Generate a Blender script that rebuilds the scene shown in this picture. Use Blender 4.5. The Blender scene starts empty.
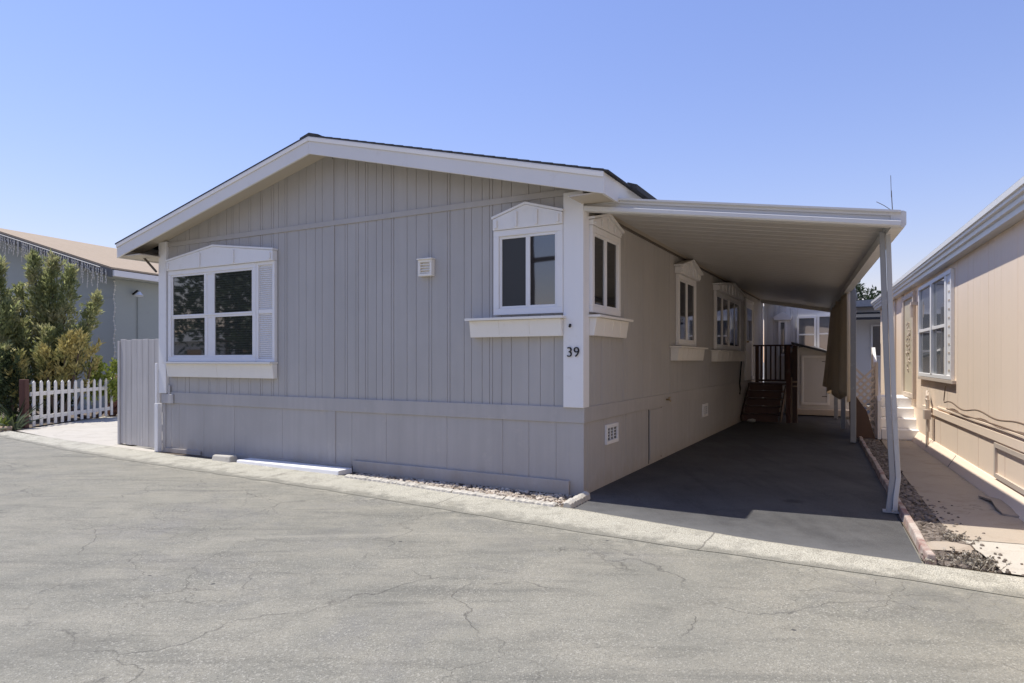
import bpy, bmesh, math, random
from mathutils import Vector, Matrix, noise
R = math.radians
random.seed(7)
scn = bpy.context.scene
col = scn.collection

# ---------------------------------------------------------------- frames
TH = R(-28.57)                       # the grey home is turned this much from the world axes
OX, OY = 0.774, 7.19                 # its near right corner
CA, SA = math.cos(TH), math.sin(TH)
def W(x, y, z=0.0):                  # home frame -> world
    return Vector((OX + x*CA - y*SA, OY + x*SA + y*CA, z))

# ---------------------------------------------------------------- mesh builder
class MB:
    def __init__(s, mp=None):
        s.v = []; s.f = []; s.mp = mp or (lambda x, y, z: (x, y, z))
    def add(s, vs, fs):
        b = len(s.v)
        s.v += [Vector(s.mp(*p)) for p in vs]
        s.f += [tuple(b+i for i in f) for f in fs]
        return s
    def box(s, x0, y0, z0, x1, y1, z1):
        return s.add([(x0,y0,z0),(x1,y0,z0),(x1,y1,z0),(x0,y1,z0),(x0,y0,z1),(x1,y0,z1),(x1,y1,z1),(x0,y1,z1)],
              [(0,3,2,1),(4,5,6,7),(0,1,5,4),(1,2,6,5),(2,3,7,6),(3,0,4,7)])
    def hexa(s, lo, hi):             # 4 lower and 4 upper corners
        return s.add(list(lo)+list(hi), [(0,3,2,1),(4,5,6,7),(0,1,5,4),(1,2,6,5),(2,3,7,6),(3,0,4,7)])
    def poly(s, pts):
        return s.add(pts, [tuple(range(len(pts)))])
    def prism(s, a, b):              # two matching outlines
        n = len(a)
        fs = [tuple(range(n))[::-1], tuple(range(n, 2*n))] + [(i, (i+1) % n, n+(i+1) % n, n+i) for i in range(n)]
        return s.add(list(a)+list(b), fs)
    def tube(s, pts, r, n=8, r1=None, square=False, rot=0.0):
        pts = [Vector(p) for p in pts]; vs = []; m = len(pts)
        for i, p in enumerate(pts):
            d = (pts[min(i+1, m-1)] - pts[max(i-1, 0)]).normalized()
            up = Vector((0,0,1)) if abs(d.z) < .9 else Vector((0,1,0))
            a = d.cross(up).normalized(); b = d.cross(a).normalized()
            rr = r if r1 is None else r + (r1-r)*i/(m-1)
            if square: n = 4
            for k in range(n):
                t = 2*math.pi*k/n + (math.pi/4 if square else 0) + rot
                q = p + (a*math.cos(t) + b*math.sin(t))*rr*(1.4142 if square else 1)
                vs.append(tuple(q))
        fs = [(i*n+k, i*n+(k+1) % n, (i+1)*n+(k+1) % n, (i+1)*n+k) for i in range(m-1) for k in range(n)]
        fs += [tuple(range(n))[::-1], tuple(range((m-1)*n, m*n))]
        return s.add(vs, fs)
    def cyl(s, c, axis, r, h, n=16):
        c = Vector(c); return s.tube([c, c+Vector(axis)*h], r, n)
    def rock(s, c, r, sq=(1,1,.7), rnd=random):
        t = (1+5**.5)/2
        vv = [(-1,t,0),(1,t,0),(-1,-t,0),(1,-t,0),(0,-1,t),(0,1,t),(0,-1,-t),(0,1,-t),(t,0,-1),(t,0,1),(-t,0,-1),(-t,0,1)]
        ff = [(0,11,5),(0,5,1),(0,1,7),(0,7,10),(0,10,11),(1,5,9),(5,11,4),(11,10,2),(10,7,6),(7,1,8),(3,9,4),(3,4,2),(3,2,6),(3,6,8),(3,8,9),(4,9,5),(2,4,11),(6,2,10),(8,6,7),(9,8,1)]
        a = rnd.random()*6.28; ca, sa = math.cos(a), math.sin(a); vs = []
        for x, y, z in vv:
            k = r*rnd.uniform(.75, 1.15)/1.9
            x, y, z = x*k*sq[0], y*k*sq[1], z*k*sq[2]
            vs.append((c[0]+x*ca-y*sa, c[1]+x*sa+y*ca, c[2]+z))
        return s.add(vs, ff)
    def build(s, name, mat, parent=None, smooth=False, bevel=0, solid=0, recalc=True):
        me = bpy.data.meshes.new(name)
        me.from_pydata([tuple(p) for p in s.v], [], s.f)
        if recalc:
            bm = bmesh.new(); bm.from_mesh(me)
            bmesh.ops.recalc_face_normals(bm, faces=bm.faces); bm.to_mesh(me); bm.free()
        if smooth:
            for p in me.polygons: p.use_smooth = True
        me.materials.append(mat)
        o = bpy.data.objects.new(name, me); col.objects.link(o)
        if parent: o.parent = parent
        if bevel:
            b = o.modifiers.new('edge', 'BEVEL'); b.width = bevel; b.segments = 2; b.limit_method = 'ANGLE'
        if solid:
            b = o.modifiers.new('thickness', 'SOLIDIFY'); b.thickness = solid; b.offset = 0
        return o

def tag(o, label=None, cat=None, group=None, kind=None):
    if label: o['label'] = label
    if cat: o['category'] = cat
    if group: o['group'] = group
    if kind: o['kind'] = kind
    return o
def thing(name, label, cat, loc=(0,0,0), rz=0.0, group=None):
    o = bpy.data.objects.new(name, None); col.objects.link(o)
    o.empty_display_size = .2
    o.location = loc; o.rotation_euler = (0, 0, rz)
    return tag(o, label, cat, group)
def copy_tree(o, parent=None):
    c = o.copy(); col.objects.link(c); c.parent = parent
    for ch in list(o.children): copy_tree(ch, c)
    return c

# ---------------------------------------------------------------- materials
class NT:
    def __init__(s, name):
        s.m = bpy.data.materials.new(name); s.m.use_nodes = True
        s.t = s.m.node_tree; s.n = s.t.nodes; s.l = s.t.links
        s.b = s.n['Principled BSDF']
        s.b.inputs['Specular IOR Level'].default_value = .3
        s.tc = s.n.new('ShaderNodeTexCoord')
    def vec(s, scale=(1,1,1), src='Object', rot=(0,0,0)):
        mp = s.n.new('ShaderNodeMapping'); mp.inputs['Scale'].default_value = scale; mp.inputs['Rotation'].default_value = rot
        s.l.new(s.tc.outputs[src], mp.inputs[0]); return mp.outputs[0]
    def noise(s, vec, scale=5, detail=4, rough=.55, dist=0):
        n = s.n.new('ShaderNodeTexNoise'); n.inputs['Scale'].default_value = scale; n.inputs['Detail'].default_value = detail
        n.inputs['Roughness'].default_value = rough; n.inputs['Distortion'].default_value = dist
        s.l.new(vec, n.inputs['Vector']); return n.outputs['Fac']
    def ramp(s, fac, stops):
        r = s.n.new('ShaderNodeValToRGB'); e = r.color_ramp.elements
        while len(e) < len(stops): e.new(.5)
        for i, (p, c) in enumerate(stops):
            e[i].position = p
            e[i].color = (c, c, c, 1) if isinstance(c, (int, float)) else (*c, 1)
        s.l.new(fac, r.inputs[0]); return r.outputs[0]
    def mix(s, fac, a, b, mode='MIX'):
        n = s.n.new('ShaderNodeMix'); n.data_type = 'RGBA'; n.blend_type = mode
        for sock, val in ((n.inputs[0], fac), (n.inputs[6], a), (n.inputs[7], b)):
            if isinstance(val, (int, float)): sock.default_value = val
            elif isinstance(val, tuple): sock.default_value = (*val, 1) if len(val) == 3 else val
            else: s.l.new(val, sock)
        return n.outputs[2]
    def math(s, op, a, b=0.0, clamp=False):
        n = s.n.new('ShaderNodeMath'); n.operation = op; n.use_clamp = clamp
        for sock, val in ((n.inputs[0], a), (n.inputs[1], b)):
            if isinstance(val, (int, float)): sock.default_value = val
            else: s.l.new(val, sock)
        return n.outputs[0]
    def attr(s, name):
        n = s.n.new('ShaderNodeAttribute'); n.attribute_name = name; return n.outputs['Fac']
    def bump(s, h, strength=.3, dist=.01):
        n = s.n.new('ShaderNodeBump'); n.inputs['Strength'].default_value = strength; n.inputs['Distance'].default_value = dist
        s.l.new(h, n.inputs['Height']); s.l.new(n.outputs[0], s.b.inputs['Normal'])
    def out(s, color=None, rough=.7, metal=0.0):
        if color is not None:
            if isinstance(color, tuple): s.b.inputs['Base Color'].default_value = (*color, 1)
            else: s.l.new(color, s.b.inputs['Base Color'])
        s.b.inputs['Roughness'].default_value = rough; s.b.inputs['Metallic'].default_value = metal
        return s.m

def scaled(c, k): return tuple(min(1, x*k) for x in c)
def paint(name, c, rough=.55, var=.10, streak=.10, dirt=(.25,.22,.18), dirtamt=.25, bump=.08, bscale=60, splash=False):
    m = NT(name)
    a = m.noise(m.vec(), 1.3, 5)
    cc = m.mix(a, scaled(c, 1-var), scaled(c, 1+var))
    st = m.noise(m.vec((9, 9, .5)), 1.0, 4, .6)
    cc = m.mix(m.ramp(st, [(.35, 0.0), (.75, streak*4)]), cc, scaled(c, 1-streak*1.6))
    d = m.noise(m.vec(), 4.5, 8, .7)
    cc = m.mix(m.ramp(d, [(.58, 0.0), (.75, dirtamt)]), cc, dirt)
    scu = m.noise(m.vec((1, 1, 2.2)), 13, 5, .7)
    cc = m.mix(m.ramp(scu, [(.70, 0.0), (.76, dirtamt*1.2)]), cc, scaled(c, 1.3))
    if splash:                       # dried mud thrown up from the ground
        sx = m.n.new('ShaderNodeSeparateXYZ'); m.l.new(m.tc.outputs['Object'], sx.inputs[0])
        k = m.math('ADD', sx.outputs[2], m.math('MULTIPLY', m.math('SUBTRACT', m.noise(m.vec((1, 1, .6)), 5, 8, .75), .5), .7))
        cc = m.mix(m.ramp(k, [(.0, .55), (.22, 0.0)]), cc, (.36,.30,.23))
    m.bump(m.noise(m.vec((1, 1, .12)), bscale, 4), bump, .004)
    return m.out(cc, rough)

M = {}
M['house'] = paint('grey house paint', (.432,.412,.385), .6, .13, .10, (.38,.35,.31), .30, .12, 70)
M['skirt'] = paint('grey skirting paint', (.435,.412,.385), .6, .15, .12, (.55,.51,.45), .5, .14, 60, True)
M['white'] = paint('white trim paint', (.78,.765,.74), .5, .04, .05, (.55,.5,.42), .25)
M['fascia'] = paint('weathered white fascia paint', (.72,.695,.65), .55, .06, .03, (.5,.45,.38), .35)
M['cream'] = paint('cream ledge paint', (.80,.765,.69), .5, .05, .06, (.6,.5,.38), .3)
M['soffit'] = paint('soffit paint', (.52,.46,.37), .65, .06, .03)
M['shingle'] = (lambda m: (m.bump(m.noise(m.vec(), 120, 3), .6, .006), m.out(m.mix(m.noise(m.vec(), 40, 4), (.018,.019,.022), (.06,.06,.065)), .85))[1])(NT('dark asphalt shingle'))
M['tanroof'] = (lambda m: (m.bump(m.noise(m.vec(), 60, 3), .5, .01), m.out(m.mix(m.noise(m.vec((1,6,1)), 3, 6, .7), (.27,.205,.14), (.45,.36,.255)), .85))[1])(NT('tan roof shingle'))
M['greyroof'] = (lambda m: m.out(m.mix(m.noise(m.vec(), 12, 5), (.2,.2,.2), (.34,.34,.34)), .85))(NT('grey roof'))
M['pan'] = paint('awning underside enamel', (.53,.51,.475), .42, .06, .06, (.40,.34,.28), .35, .04)
M['alum'] = paint('painted aluminium gutter', (.62,.61,.58), .38, .05, .04, (.35,.33,.28), .30, .04)
M['post'] = paint('grey painted metal post', (.27,.275,.28), .42, .10, .08, (.6,.58,.54), .5, .05)
M['spout'] = paint('grey downspout paint', (.42,.425,.42), .4, .1, .1, (.25,.2,.17), .5)
M['tan'] = paint('tan house paint', (.84,.685,.53), .65, .05, .06, (.70,.565,.43), .35, .12, 60)
M['tandark'] = paint('tan trim paint', (.56,.47,.38), .6, .08, .06)
M['blueg'] = paint('blue grey wall paint', (.34,.36,.33), .7, .05, .05)
M['purple'] = paint('dark violet fascia paint', (.15,.15,.145), .6)
M['gate'] = paint('weathered grey board paint', (.50,.475,.45), .7, .16, .20, (.62,.60,.58), .5, .3, 40)
M['brown'] = paint('dark brown stained wood', (.085,.05,.038), .6, .2, .15, (.16,.12,.09), .4, .25, 40)
M['redbrown'] = paint('red brown stained wood', (.13,.058,.042), .65, .3, .25, (.2,.16,.12), .4, .3, 40)
M['riserp'] = paint('brown stair riser paint', (.115,.066,.05), .65, .2, .15, (.18,.13,.1), .4, .25, 40)
M['rawwood'] = paint('bare timber', (.42,.31,.21), .7, .15, .15)
M['greywood'] = paint('weathered scrap wood', (.36,.30,.24), .8, .2, .15)
M['rearwall'] = paint('rear wall paint', (.62,.60,.57), .65, .05, .05)
M['stone'] = paint('white edging concrete', (.50,.465,.395), .85, .18, .02, (.33,.3,.24), .75, .5, 25)
M['redkerb'] = (lambda m: (m.bump(m.noise(m.vec(), 30, 5), .5, .01), m.out(m.mix(m.ramp(m.noise(m.vec(), 4, 6, .7), [(.34, 0.0), (.56, 1.0)]), (.24,.12,.10), (.46,.40,.34)), .85))[1])(NT('worn red painted kerb'))
M['lava'] = (lambda m: (m.bump(m.noise(m.vec(), 18, 5), .8, .03), m.out(m.mix(m.noise(m.vec(), 9, 4), (.10,.045,.035), (.28,.15,.11)), .9))[1])(NT('reddish stone'))
M['black'] = NT('black metal').out((.012,.012,.013), .5)
M['pipe'] = NT('dark pipe').out((.10,.085,.07), .5)
M['hose'] = NT('brown cable').out((.16,.11,.075), .6)
M['bulbw'] = NT('clear light bulb').out((.75,.78,.85), .15)
M['wire'] = NT('white light cord').out((.66,.63,.56), .5)
M['copper'] = NT('brass').out((.45,.33,.18), .4, .8)

def glass(name, c, spec=.5, blinds=0.0):
    m = NT(name)
    cc = c
    if blinds:
        w = m.n.new('ShaderNodeTexWave'); w.bands_direction = 'Z'; w.inputs['Scale'].default_value = 9; m.l.new(m.vec(), w.inputs[0])
        cc = m.mix(m.ramp(w.outputs['Fac'], [(.2, 0.0), (.6, 1.0)]), c, tuple(x+blinds for x in c))
    m.b.inputs['Specular IOR Level'].default_value = spec
    m.bump(m.noise(m.vec(), 1.1, 2), .06, .02)
    m.b.inputs['IOR'].default_value = 1.75
    return m.out(cc, .025)
M['glass'] = glass('dark window glass', (.020,.021,.022), 1.0)
M['blind'] = glass('window glass over blinds', (.022,.024,.019), .9, .022)
M['palegl'] = glass('window glass over pale curtain', (.14,.15,.16), 1.0)
M['screen'] = (lambda m: m.out((.045,.045,.043), .35))(NT('insect screen'))
M['doorp'] = paint('cream security door paint', (.52,.46,.34), .6)
M['darkin'] = NT('dark gap').out((.015,.014,.013), .9)

def leafmat(name, a, b, c=None, trans=.25):
    m = NT(name)
    g = m.n.new('ShaderNodeNewGeometry')
    big = m.noise(m.vec(), 2.2, 3)
    cc = m.mix(g.outputs['Random Per Island'], a, b)
    if c: cc = m.mix(m.ramp(big, [(.48, 0.0), (.66, 1.0)]), cc, c)
    m.out(cc, .6)
    m.b.inputs['Specular IOR Level'].default_value = .2
    tr = m.n.new('ShaderNodeBsdfTranslucent'); m.l.new(cc, tr.inputs[0])
    mx = m.n.new('ShaderNodeMixShader'); mx.inputs[0].default_value = trans
    m.l.new(m.b.outputs[0], mx.inputs[1]); m.l.new(tr.outputs[0], mx.inputs[2])
    m.l.new(mx.outputs[0], m.n['Material Output'].inputs[0])
    return m.m
M['juniper'] = leafmat('juniper foliage', (.19,.215,.09), (.44,.46,.20), (.50,.46,.24), .5)
M['darkleaf'] = leafmat('dark shrub leaves', (.03,.045,.02), (.085,.11,.05))
M['yellow'] = leafmat('yellowing leaves', (.38,.31,.11), (.60,.52,.21), (.28,.29,.10))
M['lime'] = leafmat('lime green leaves', (.20,.26,.05), (.38,.42,.10))
M['sage'] = leafmat('grey green leaves', (.10,.13,.07), (.22,.25,.14))
M['dry'] = leafmat('dry weed stalks', (.20,.175,.14), (.40,.36,.29), None, .1)
M['pine'] = leafmat('dark pine foliage', (.02,.04,.018), (.06,.085,.04))
M['bark'] = paint('bark', (.12,.085,.06), .9, .2, .1, bump=.6, bscale=15)

def fabric():
    m = NT('tan shade fabric')
    w = m.noise(m.vec((1,1,.2)), 6, 4)
    cc = m.mix(w, (.56,.47,.35), (.70,.60,.46))
    cc = m.mix(m.ramp(m.noise(m.vec(), 5, 5, .7), [(.6, 0.0), (.72, .5)]), cc, (.42,.35,.26))
    m.bump(m.noise(m.vec(), 90, 2), .25, .004)
    return m.out(cc, .85)
M['fabric'] = fabric()

def asphalt():
    m = NT('sun bleached asphalt')
    v = m.vec()
    big = m.noise(v, .35, 5, .6); mid = m.noise(v, 1.7, 6, .65); fine = m.noise(v, 55, 3, .7); grit = m.noise(v, 150, 3, .65)
    c = m.mix(m.ramp(big, [(.35, 0.0), (.65, 1.0)]), (.198,.191,.157), (.246,.233,.188))
    c = m.mix(m.ramp(mid, [(.40, 0.0), (.64, .75)]), c, (.290,.270,.214))
    c = m.mix(m.ramp(m.noise(v, .55, 6, .7, .5), [(.52, 0.0), (.66, .6)]), c, (.182,.177,.163))
    c = m.mix(m.ramp(m.noise(m.vec((.5, 2.2, 1), 'Object', (0, 0, R(30))), 2.6, 7, .72, .4), [(.5, 0.0), (.68, .55)]), c, (.138,.132,.108))
    # smooth tar worn strips along the lane
    st = m.noise(m.vec((.22, 1.5, 1), 'Object', (0, 0, R(27))), 1.5, 5, .6, .6)
    c = m.mix(m.ramp(st, [(.56, 0.0), (.68, .55)]), c, (.128,.124,.104))
    st2 = m.noise(m.vec((.16, 1.1, 1), 'Object', (0, 0, R(22))), 2.3, 6, .65, .8)
    c = m.mix(m.ramp(st2, [(.58, 0.0), (.72, .6)]), c, (.32,.298,.24))
    # aggregate
    vo = m.n.new('ShaderNodeTexVoronoi'); vo.inputs['Scale'].default_value = 110; m.l.new(v, vo.inputs[0])
    sep = m.n.new('ShaderNodeSeparateColor'); m.l.new(vo.outputs['Color'], sep.inputs[0])
    amt = m.ramp(m.noise(v, .8, 5, .65), [(.35, .3), (.65, 1.0)])
    spe = m.ramp(sep.outputs[0], [(.0, .62), (.25, .9), (.6, 1.05), (1.0, 1.0)])
    c = m.mix(m.math('MULTIPLY', amt, .8), c, m.mix(1.0, c, spe, 'MULTIPLY'))
    c = m.mix(m.math('MULTIPLY', m.ramp(sep.outputs[1], [(.86, 0.0), (.9, 1.0)]), m.math('MULTIPLY', amt, .6)), c, (.40,.38,.32))
    c = m.mix(m.ramp(grit, [(.34, .6), (.48, 0.0)]), c, (.10,.097,.085))
    # cracks
    dn = m.n.new('ShaderNodeTexNoise'); dn.inputs['Scale'].default_value = 1.6; dn.inputs['Detail'].default_value = 6; m.l.new(v, dn.inputs[0])
    va = m.n.new('ShaderNodeVectorMath'); va.operation = 'SCALE'; va.inputs['Scale'].default_value = .85; m.l.new(dn.outputs['Color'], va.inputs[0])
    vb = m.n.new('ShaderNodeVectorMath'); m.l.new(v, vb.inputs[0]); m.l.new(va.outputs[0], vb.inputs[1])
    ck = m.n.new('ShaderNodeTexVoronoi'); ck.feature = 'DISTANCE_TO_EDGE'; ck.inputs['Scale'].default_value = .62; m.l.new(vb.outputs[0], ck.inputs[0])
    ck2 = m.n.new('ShaderNodeTexVoronoi'); ck2.feature = 'DISTANCE_TO_EDGE'; ck2.inputs['Scale'].default_value = 2.1; m.l.new(vb.outputs[0], ck2.inputs[0])
    l1 = m.ramp(ck.outputs[0], [(.0, 1.0), (.006, 0.0)])
    l2 = m.ramp(ck2.outputs[0], [(.0, 1.0), (.012, 0.0)])
    k1 = m.ramp(m.noise(v, .9, 3), [(.44, 0.0), (.54, .9)])
    k2 = m.ramp(m.noise(v, .55, 3), [(.49, 0.0), (.60, .8)])
    crack = m.math('MAXIMUM', m.math('MULTIPLY', l1, k1), m.math('MULTIPLY', l2, k2))
    c = m.mix(m.math('MULTIPLY', crack, .55), c, (.045,.042,.038))
    # sand washed against the gutter
    e = m.attr('edge')
    sand = m.math('ADD', e, m.math('MULTIPLY', m.math('SUBTRACT', m.noise(v, 5, 7, .7), .5), 1.3))
    c = m.mix(m.ramp(sand, [(.42, 0.0), (.75, .85)]), c, (.37,.345,.275))
    # tar spots
    sp = m.n.new('ShaderNodeTexVoronoi'); sp.inputs['Scale'].default_value = 1.7; m.l.new(v, sp.inputs[0])
    c = m.mix(m.ramp(sp.outputs['Distance'], [(.022, .8), (.03, 0.0)]), c, (.05,.05,.05))
    h = m.math('ADD', m.math('MULTIPLY', fine, .6), m.math('MULTIPLY', vo.outputs['Distance'], .8))
    h = m.math('SUBTRACT', h, m.math('MULTIPLY', crack, 1.2))
    m.bump(h, .6, .007)
    return m.out(c, .9)
M['asphalt'] = asphalt()

def driveasphalt():
    m = NT('dark driveway asphalt')
    v = m.vec()
    c = m.mix(m.ramp(m.noise(v, .8, 7, .7), [(.3, 0.0), (.7, 1.0)]), (.045,.044,.044), (.092,.089,.085))
    c = m.mix(m.ramp(m.noise(m.vec((3.0, .35, 1), 'Object', (0, 0, R(28.57))), 1.2, 6, .65, .5), [(.5, 0.0), (.7, .6)]), c, (.034,.033,.033))
    so3 = m.n.new('ShaderNodeTexVoronoi'); so3.inputs['Scale'].default_value = .9; m.l.new(v, so3.inputs[0])
    c = m.mix(m.ramp(m.math('ADD', so3.outputs['Distance'], m.math('MULTIPLY', m.noise(v, 6, 4), .12)), [(.10, .7), (.17, 0.0)]), c, (.022,.021,.021))
    c = m.mix(m.ramp(m.noise(v, 2.2, 7, .7), [(.55, 0.0), (.75, .5)]), c, (.10,.098,.094))
    c = m.mix(m.ramp(m.noise(v, 120, 2), [(.55, 0.0), (.7, .5)]), c, (.16,.16,.155))
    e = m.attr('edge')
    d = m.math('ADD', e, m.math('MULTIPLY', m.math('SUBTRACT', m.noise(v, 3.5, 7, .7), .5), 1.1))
    c = m.mix(m.ramp(d, [(.15, 0.0), (.8, .8)]), c, (.122,.121,.119))  # paler grey of the sunlit front, put into the asphalt colour
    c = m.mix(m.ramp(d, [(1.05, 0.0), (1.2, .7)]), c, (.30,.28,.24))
    m.bump(m.noise(v, 90, 3, .7), .5, .005)
    return m.out(c, .85)
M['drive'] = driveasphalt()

def concrete(name, a, b, grit=.5, stain=(.3,.27,.22), stainamt=.5, scale=1.0):
    m = NT(name); v = m.vec()
    c = m.mix(m.noise(v, 1.4*scale, 7, .65), a, b)
    c = m.mix(m.ramp(m.noise(v, 3.3*scale, 8, .72), [(.52, 0.0), (.70, stainamt)]), c, stain)
    c = m.mix(m.ramp(m.noise(v, 110, 3, .7), [(.3, grit), (.5, 0.0)]), c, scaled(a, .55))
    ck = m.n.new('ShaderNodeTexVoronoi'); ck.feature = 'DISTANCE_TO_EDGE'; ck.inputs['Scale'].default_value = .55; dn = m.n.new('ShaderNodeTexNoise'); dn.inputs['Scale'].default_value = 2.2; dn.inputs['Detail'].default_value = 5; m.l.new(v, dn.inputs[0])
    vb = m.n.new('ShaderNodeVectorMath'); m.l.new(v, vb.inputs[0]); m.l.new(dn.outputs['Color'], vb.inputs[1]); m.l.new(vb.outputs[0], ck.inputs[0])
    c = m.mix(m.math('MULTIPLY', m.ramp(ck.outputs[0], [(.0, .6), (.006, 0.0)]), m.ramp(m.noise(v, .7, 3), [(.5, 0.0), (.56, 1.0)])), c, (.1,.09,.07))
    m.bump(m.noise(v, 60, 5, .7), .35, .005)
    return m.out(c, .88)
def gutterconc():
    m = NT('worn gutter concrete'); v = m.vec()
    c = m.mix(m.noise(v, 1.3, 7, .65), (.43,.405,.325), (.56,.53,.43))
    c = m.mix(m.ramp(m.noise(v, 3.6, 8, .75), [(.50, 0.0), (.68, .8)]), c, (.25,.235,.185))
    c = m.mix(m.ramp(m.noise(v, 9, 6, .75), [(.55, 0.0), (.68, .6)]), c, (.58,.55,.46))
    e = m.math('ADD', m.attr('edge'), m.math('MULTIPLY', m.math('SUBTRACT', m.noise(v, 4.5, 8, .75), .5), 1.5))
    c = m.mix(m.ramp(e, [(.56, 0.0), (.86, .85)]), c, (.215,.205,.165))
    c = m.mix(m.ramp(m.noise(v, 130, 3, .7), [(.40, .8), (.54, 0.0)]), c, (.13,.12,.10))
    mp = m.n.new('ShaderNodeMapping'); mp.inputs['Rotation'].default_value = (0, 0, R(31)); m.l.new(m.tc.outputs['Object'], mp.inputs[0])
    sx = m.n.new('ShaderNodeSeparateXYZ'); m.l.new(mp.outputs[0], sx.inputs[0])
    w = m.math('ADD', sx.outputs[0], m.math('MULTIPLY', m.noise(v, 7, 4), .05))
    j = m.math('ABSOLUTE', m.math('SUBTRACT', m.math('FRACT', m.math('MULTIPLY', w, .36)), .5))
    c = m.mix(m.ramp(j, [(.0, .8), (.004, 0.0)]), c, (.09,.08,.07))
    m.bump(m.noise(v, 45, 5, .75), .6, .01)
    return m.out(c, .9)
M['gutter'] = gutterconc()
M['walk'] = concrete('shade browned walkway concrete', (.35,.295,.23), (.43,.365,.29), .3, (.27,.21,.15), .6)  # awning shade put into the brown of this stretch of concrete
M['apron'] = concrete('pale apron concrete', (.42,.385,.32), (.53,.49,.42), .4, (.30,.265,.21), .6)
M['dirt'] = concrete('dry dirt', (.10,.077,.057), (.19,.15,.11), .6, (.06,.045,.035), .7, 2)
M['earth'] = concrete('bare ground', (.22,.205,.18), (.30,.28,.245), .5, (.16,.15,.13), .6, .5)
M['gravel'] = leafmat('gravel stones', (.055,.043,.033), (.24,.20,.165), None, .0)
M['palegravel'] = leafmat('pale gravel stones', (.28,.22,.16), (.58,.51,.42), None, .0)

# ---------------------------------------------------------------- ground
def interp(pts, x):
    for (a, b), (c, d) in zip(pts, pts[1:]):
        if x <= c: return b + (d-b)*(x-a)/(c-a)
    return pts[-1][1]
OUTER = [(-60,8),(-20,1.3),(-12.15,-.163),(-9.1,-.60),(-7.0,-.80),(-5.26,-.92),(-3.58,-.99),(-1.87,-1.13),(-.28,-1.30),(1.06,-1.41),(2.12,-1.45),(3.06,-1.46),(3.6,-1.52),(8,-2.0),(60,-9)]
INNER = [(-60,8.6),(-20,1.95),(-13.4,.388),(-10.4,.03),(-7.86,-.17),(-5.87,-.26),(-3.01,-.37),(-1.42,-.50),(-.53,-.64),(.21,-.70),(1.97,-1.03),(3.07,-1.12),(3.67,-1.14),(8,-1.5),(60,-8.4)]
XS = [-60,-45,-32,-24] + [-20+.25*i for i in range(0, 113)] + [9,11,14,18,24,32,45,60]
def strip(name, mat, rows, kind='structure', edge=None):
    """rows: list of functions x -> (y, z); quads between them, optional per-row edge value"""
    vs, fs = [], []
    n = len(XS)
    for r in rows:
        for x in XS:
            y, z = r(x); vs.append(tuple(W(x, y, z)))
    for i in range(len(rows)-1):
        for k in range(n-1):
            fs.append((i*n+k, i*n+k+1, (i+1)*n+k+1, (i+1)*n+k))
    me = bpy.data.meshes.new(name); me.from_pydata(vs, [], fs); me.materials.append(mat)
    if edge:
        at = me.attributes.new('edge', 'FLOAT', 'POINT')
        at.data.foreach_set('value', [e for e in edge for _ in XS])
    for p in me.polygons: p.use_smooth = True
    o = bpy.data.objects.new(name, me); col.objects.link(o)
    return tag(o, kind=kind)
def jag(x, s=0): return .035*noise.noise(Vector((x*3.1, s, 0))) + .018*noise.noise(Vector((x*9.3, s+5, 0)))
g = MB(); g.poly([(-400,-400,-.02),(400,-400,-.02),(400,400,-.02),(-400,400,-.02)])
tag(g.build('ground', M['earth']), kind='structure')
offs = [0, .12, .28, .5, .9, 1.6, 3, 5, 7.4]
strip('street', M['asphalt'], [(lambda x, o=o: (interp(OUTER, x)-o+.05 if o == 0 else interp(OUTER, x)-o, .004)) for o in offs],
      edge=[.52, .40, .30, .20, .10, .04, .0, 0, .2])
strip('far_kerb', M['gutter'], [lambda x: (interp(OUTER, x)-7.38, .006), lambda x: (interp(OUTER, x)-7.5, .02), lambda x: (interp(OUTER, x)-7.7, .10), lambda x: (interp(OUTER, x)-8.0, .11), lambda x: (interp(OUTER, x)-8.02, -.02)])
strip('gutter', M['gutter'], [lambda x: (interp(OUTER, x)+jag(x), .008),
      lambda x: (interp(OUTER, x)*.72+interp(INNER, x)*.28, .014), lambda x: (interp(OUTER, x)*.35+interp(INNER, x)*.65, .024),
      lambda x: (interp(INNER, x)-.03, .036), lambda x: (interp(INNER, x)+.02+.4*jag(x, 3), .034), lambda x: (interp(INNER, x)+.04+.4*jag(x, 3), -.01)], edge=[1.0, .62, .30, .12, .25, .4])

def sheet(name, mat, pts, z, kind='structure', sub=None):
    m = MB(); m.poly([tuple(W(x, y, z)) for x, y in pts])
    return tag(m.build(name, mat), kind=kind)
# driveway as a grid so its front edge can carry dust and painted sunlit grey
def curbx(y): return 3.10 - (y+.991)*(3.117-2.513)/(7.822+.991)
vs, fs, ev = [], [], []
YS = [0, .04, .1, .2, .35, .6, 1.0, 1.6, 2.6, 4, 6, 8, 10, 12, 13.5]; NX = 36
for j, t in enumerate(YS):
    for i in range(NX+1):
        u = i/NX
        y0 = interp(INNER, .13 + u*2.95) - .02 + 1.6*jag(u*3, 11)
        y = y0 + t*(13.4-y0)/13.5 if j else y0
        xr = curbx(y) - .02
        x = .13*max(0, 1-max(0, y+.75)/.7) + 0.004 if u == 0 else .0 + u*xr
        if u and y < -.05: x = .13*max(0, min(1, -y/.7))*(1-u) + u*xr
        z = .022
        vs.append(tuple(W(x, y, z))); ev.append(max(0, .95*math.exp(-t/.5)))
for j in range(len(YS)-1):
    for i in range(NX):
        fs.append((j*(NX+1)+i, j*(NX+1)+i+1, (j+1)*(NX+1)+i+1, (j+1)*(NX+1)+i))
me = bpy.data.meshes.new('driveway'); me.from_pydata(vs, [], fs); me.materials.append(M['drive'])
me.attributes.new('edge', 'FLOAT', 'POINT').data.foreach_set('value', ev)
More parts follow.
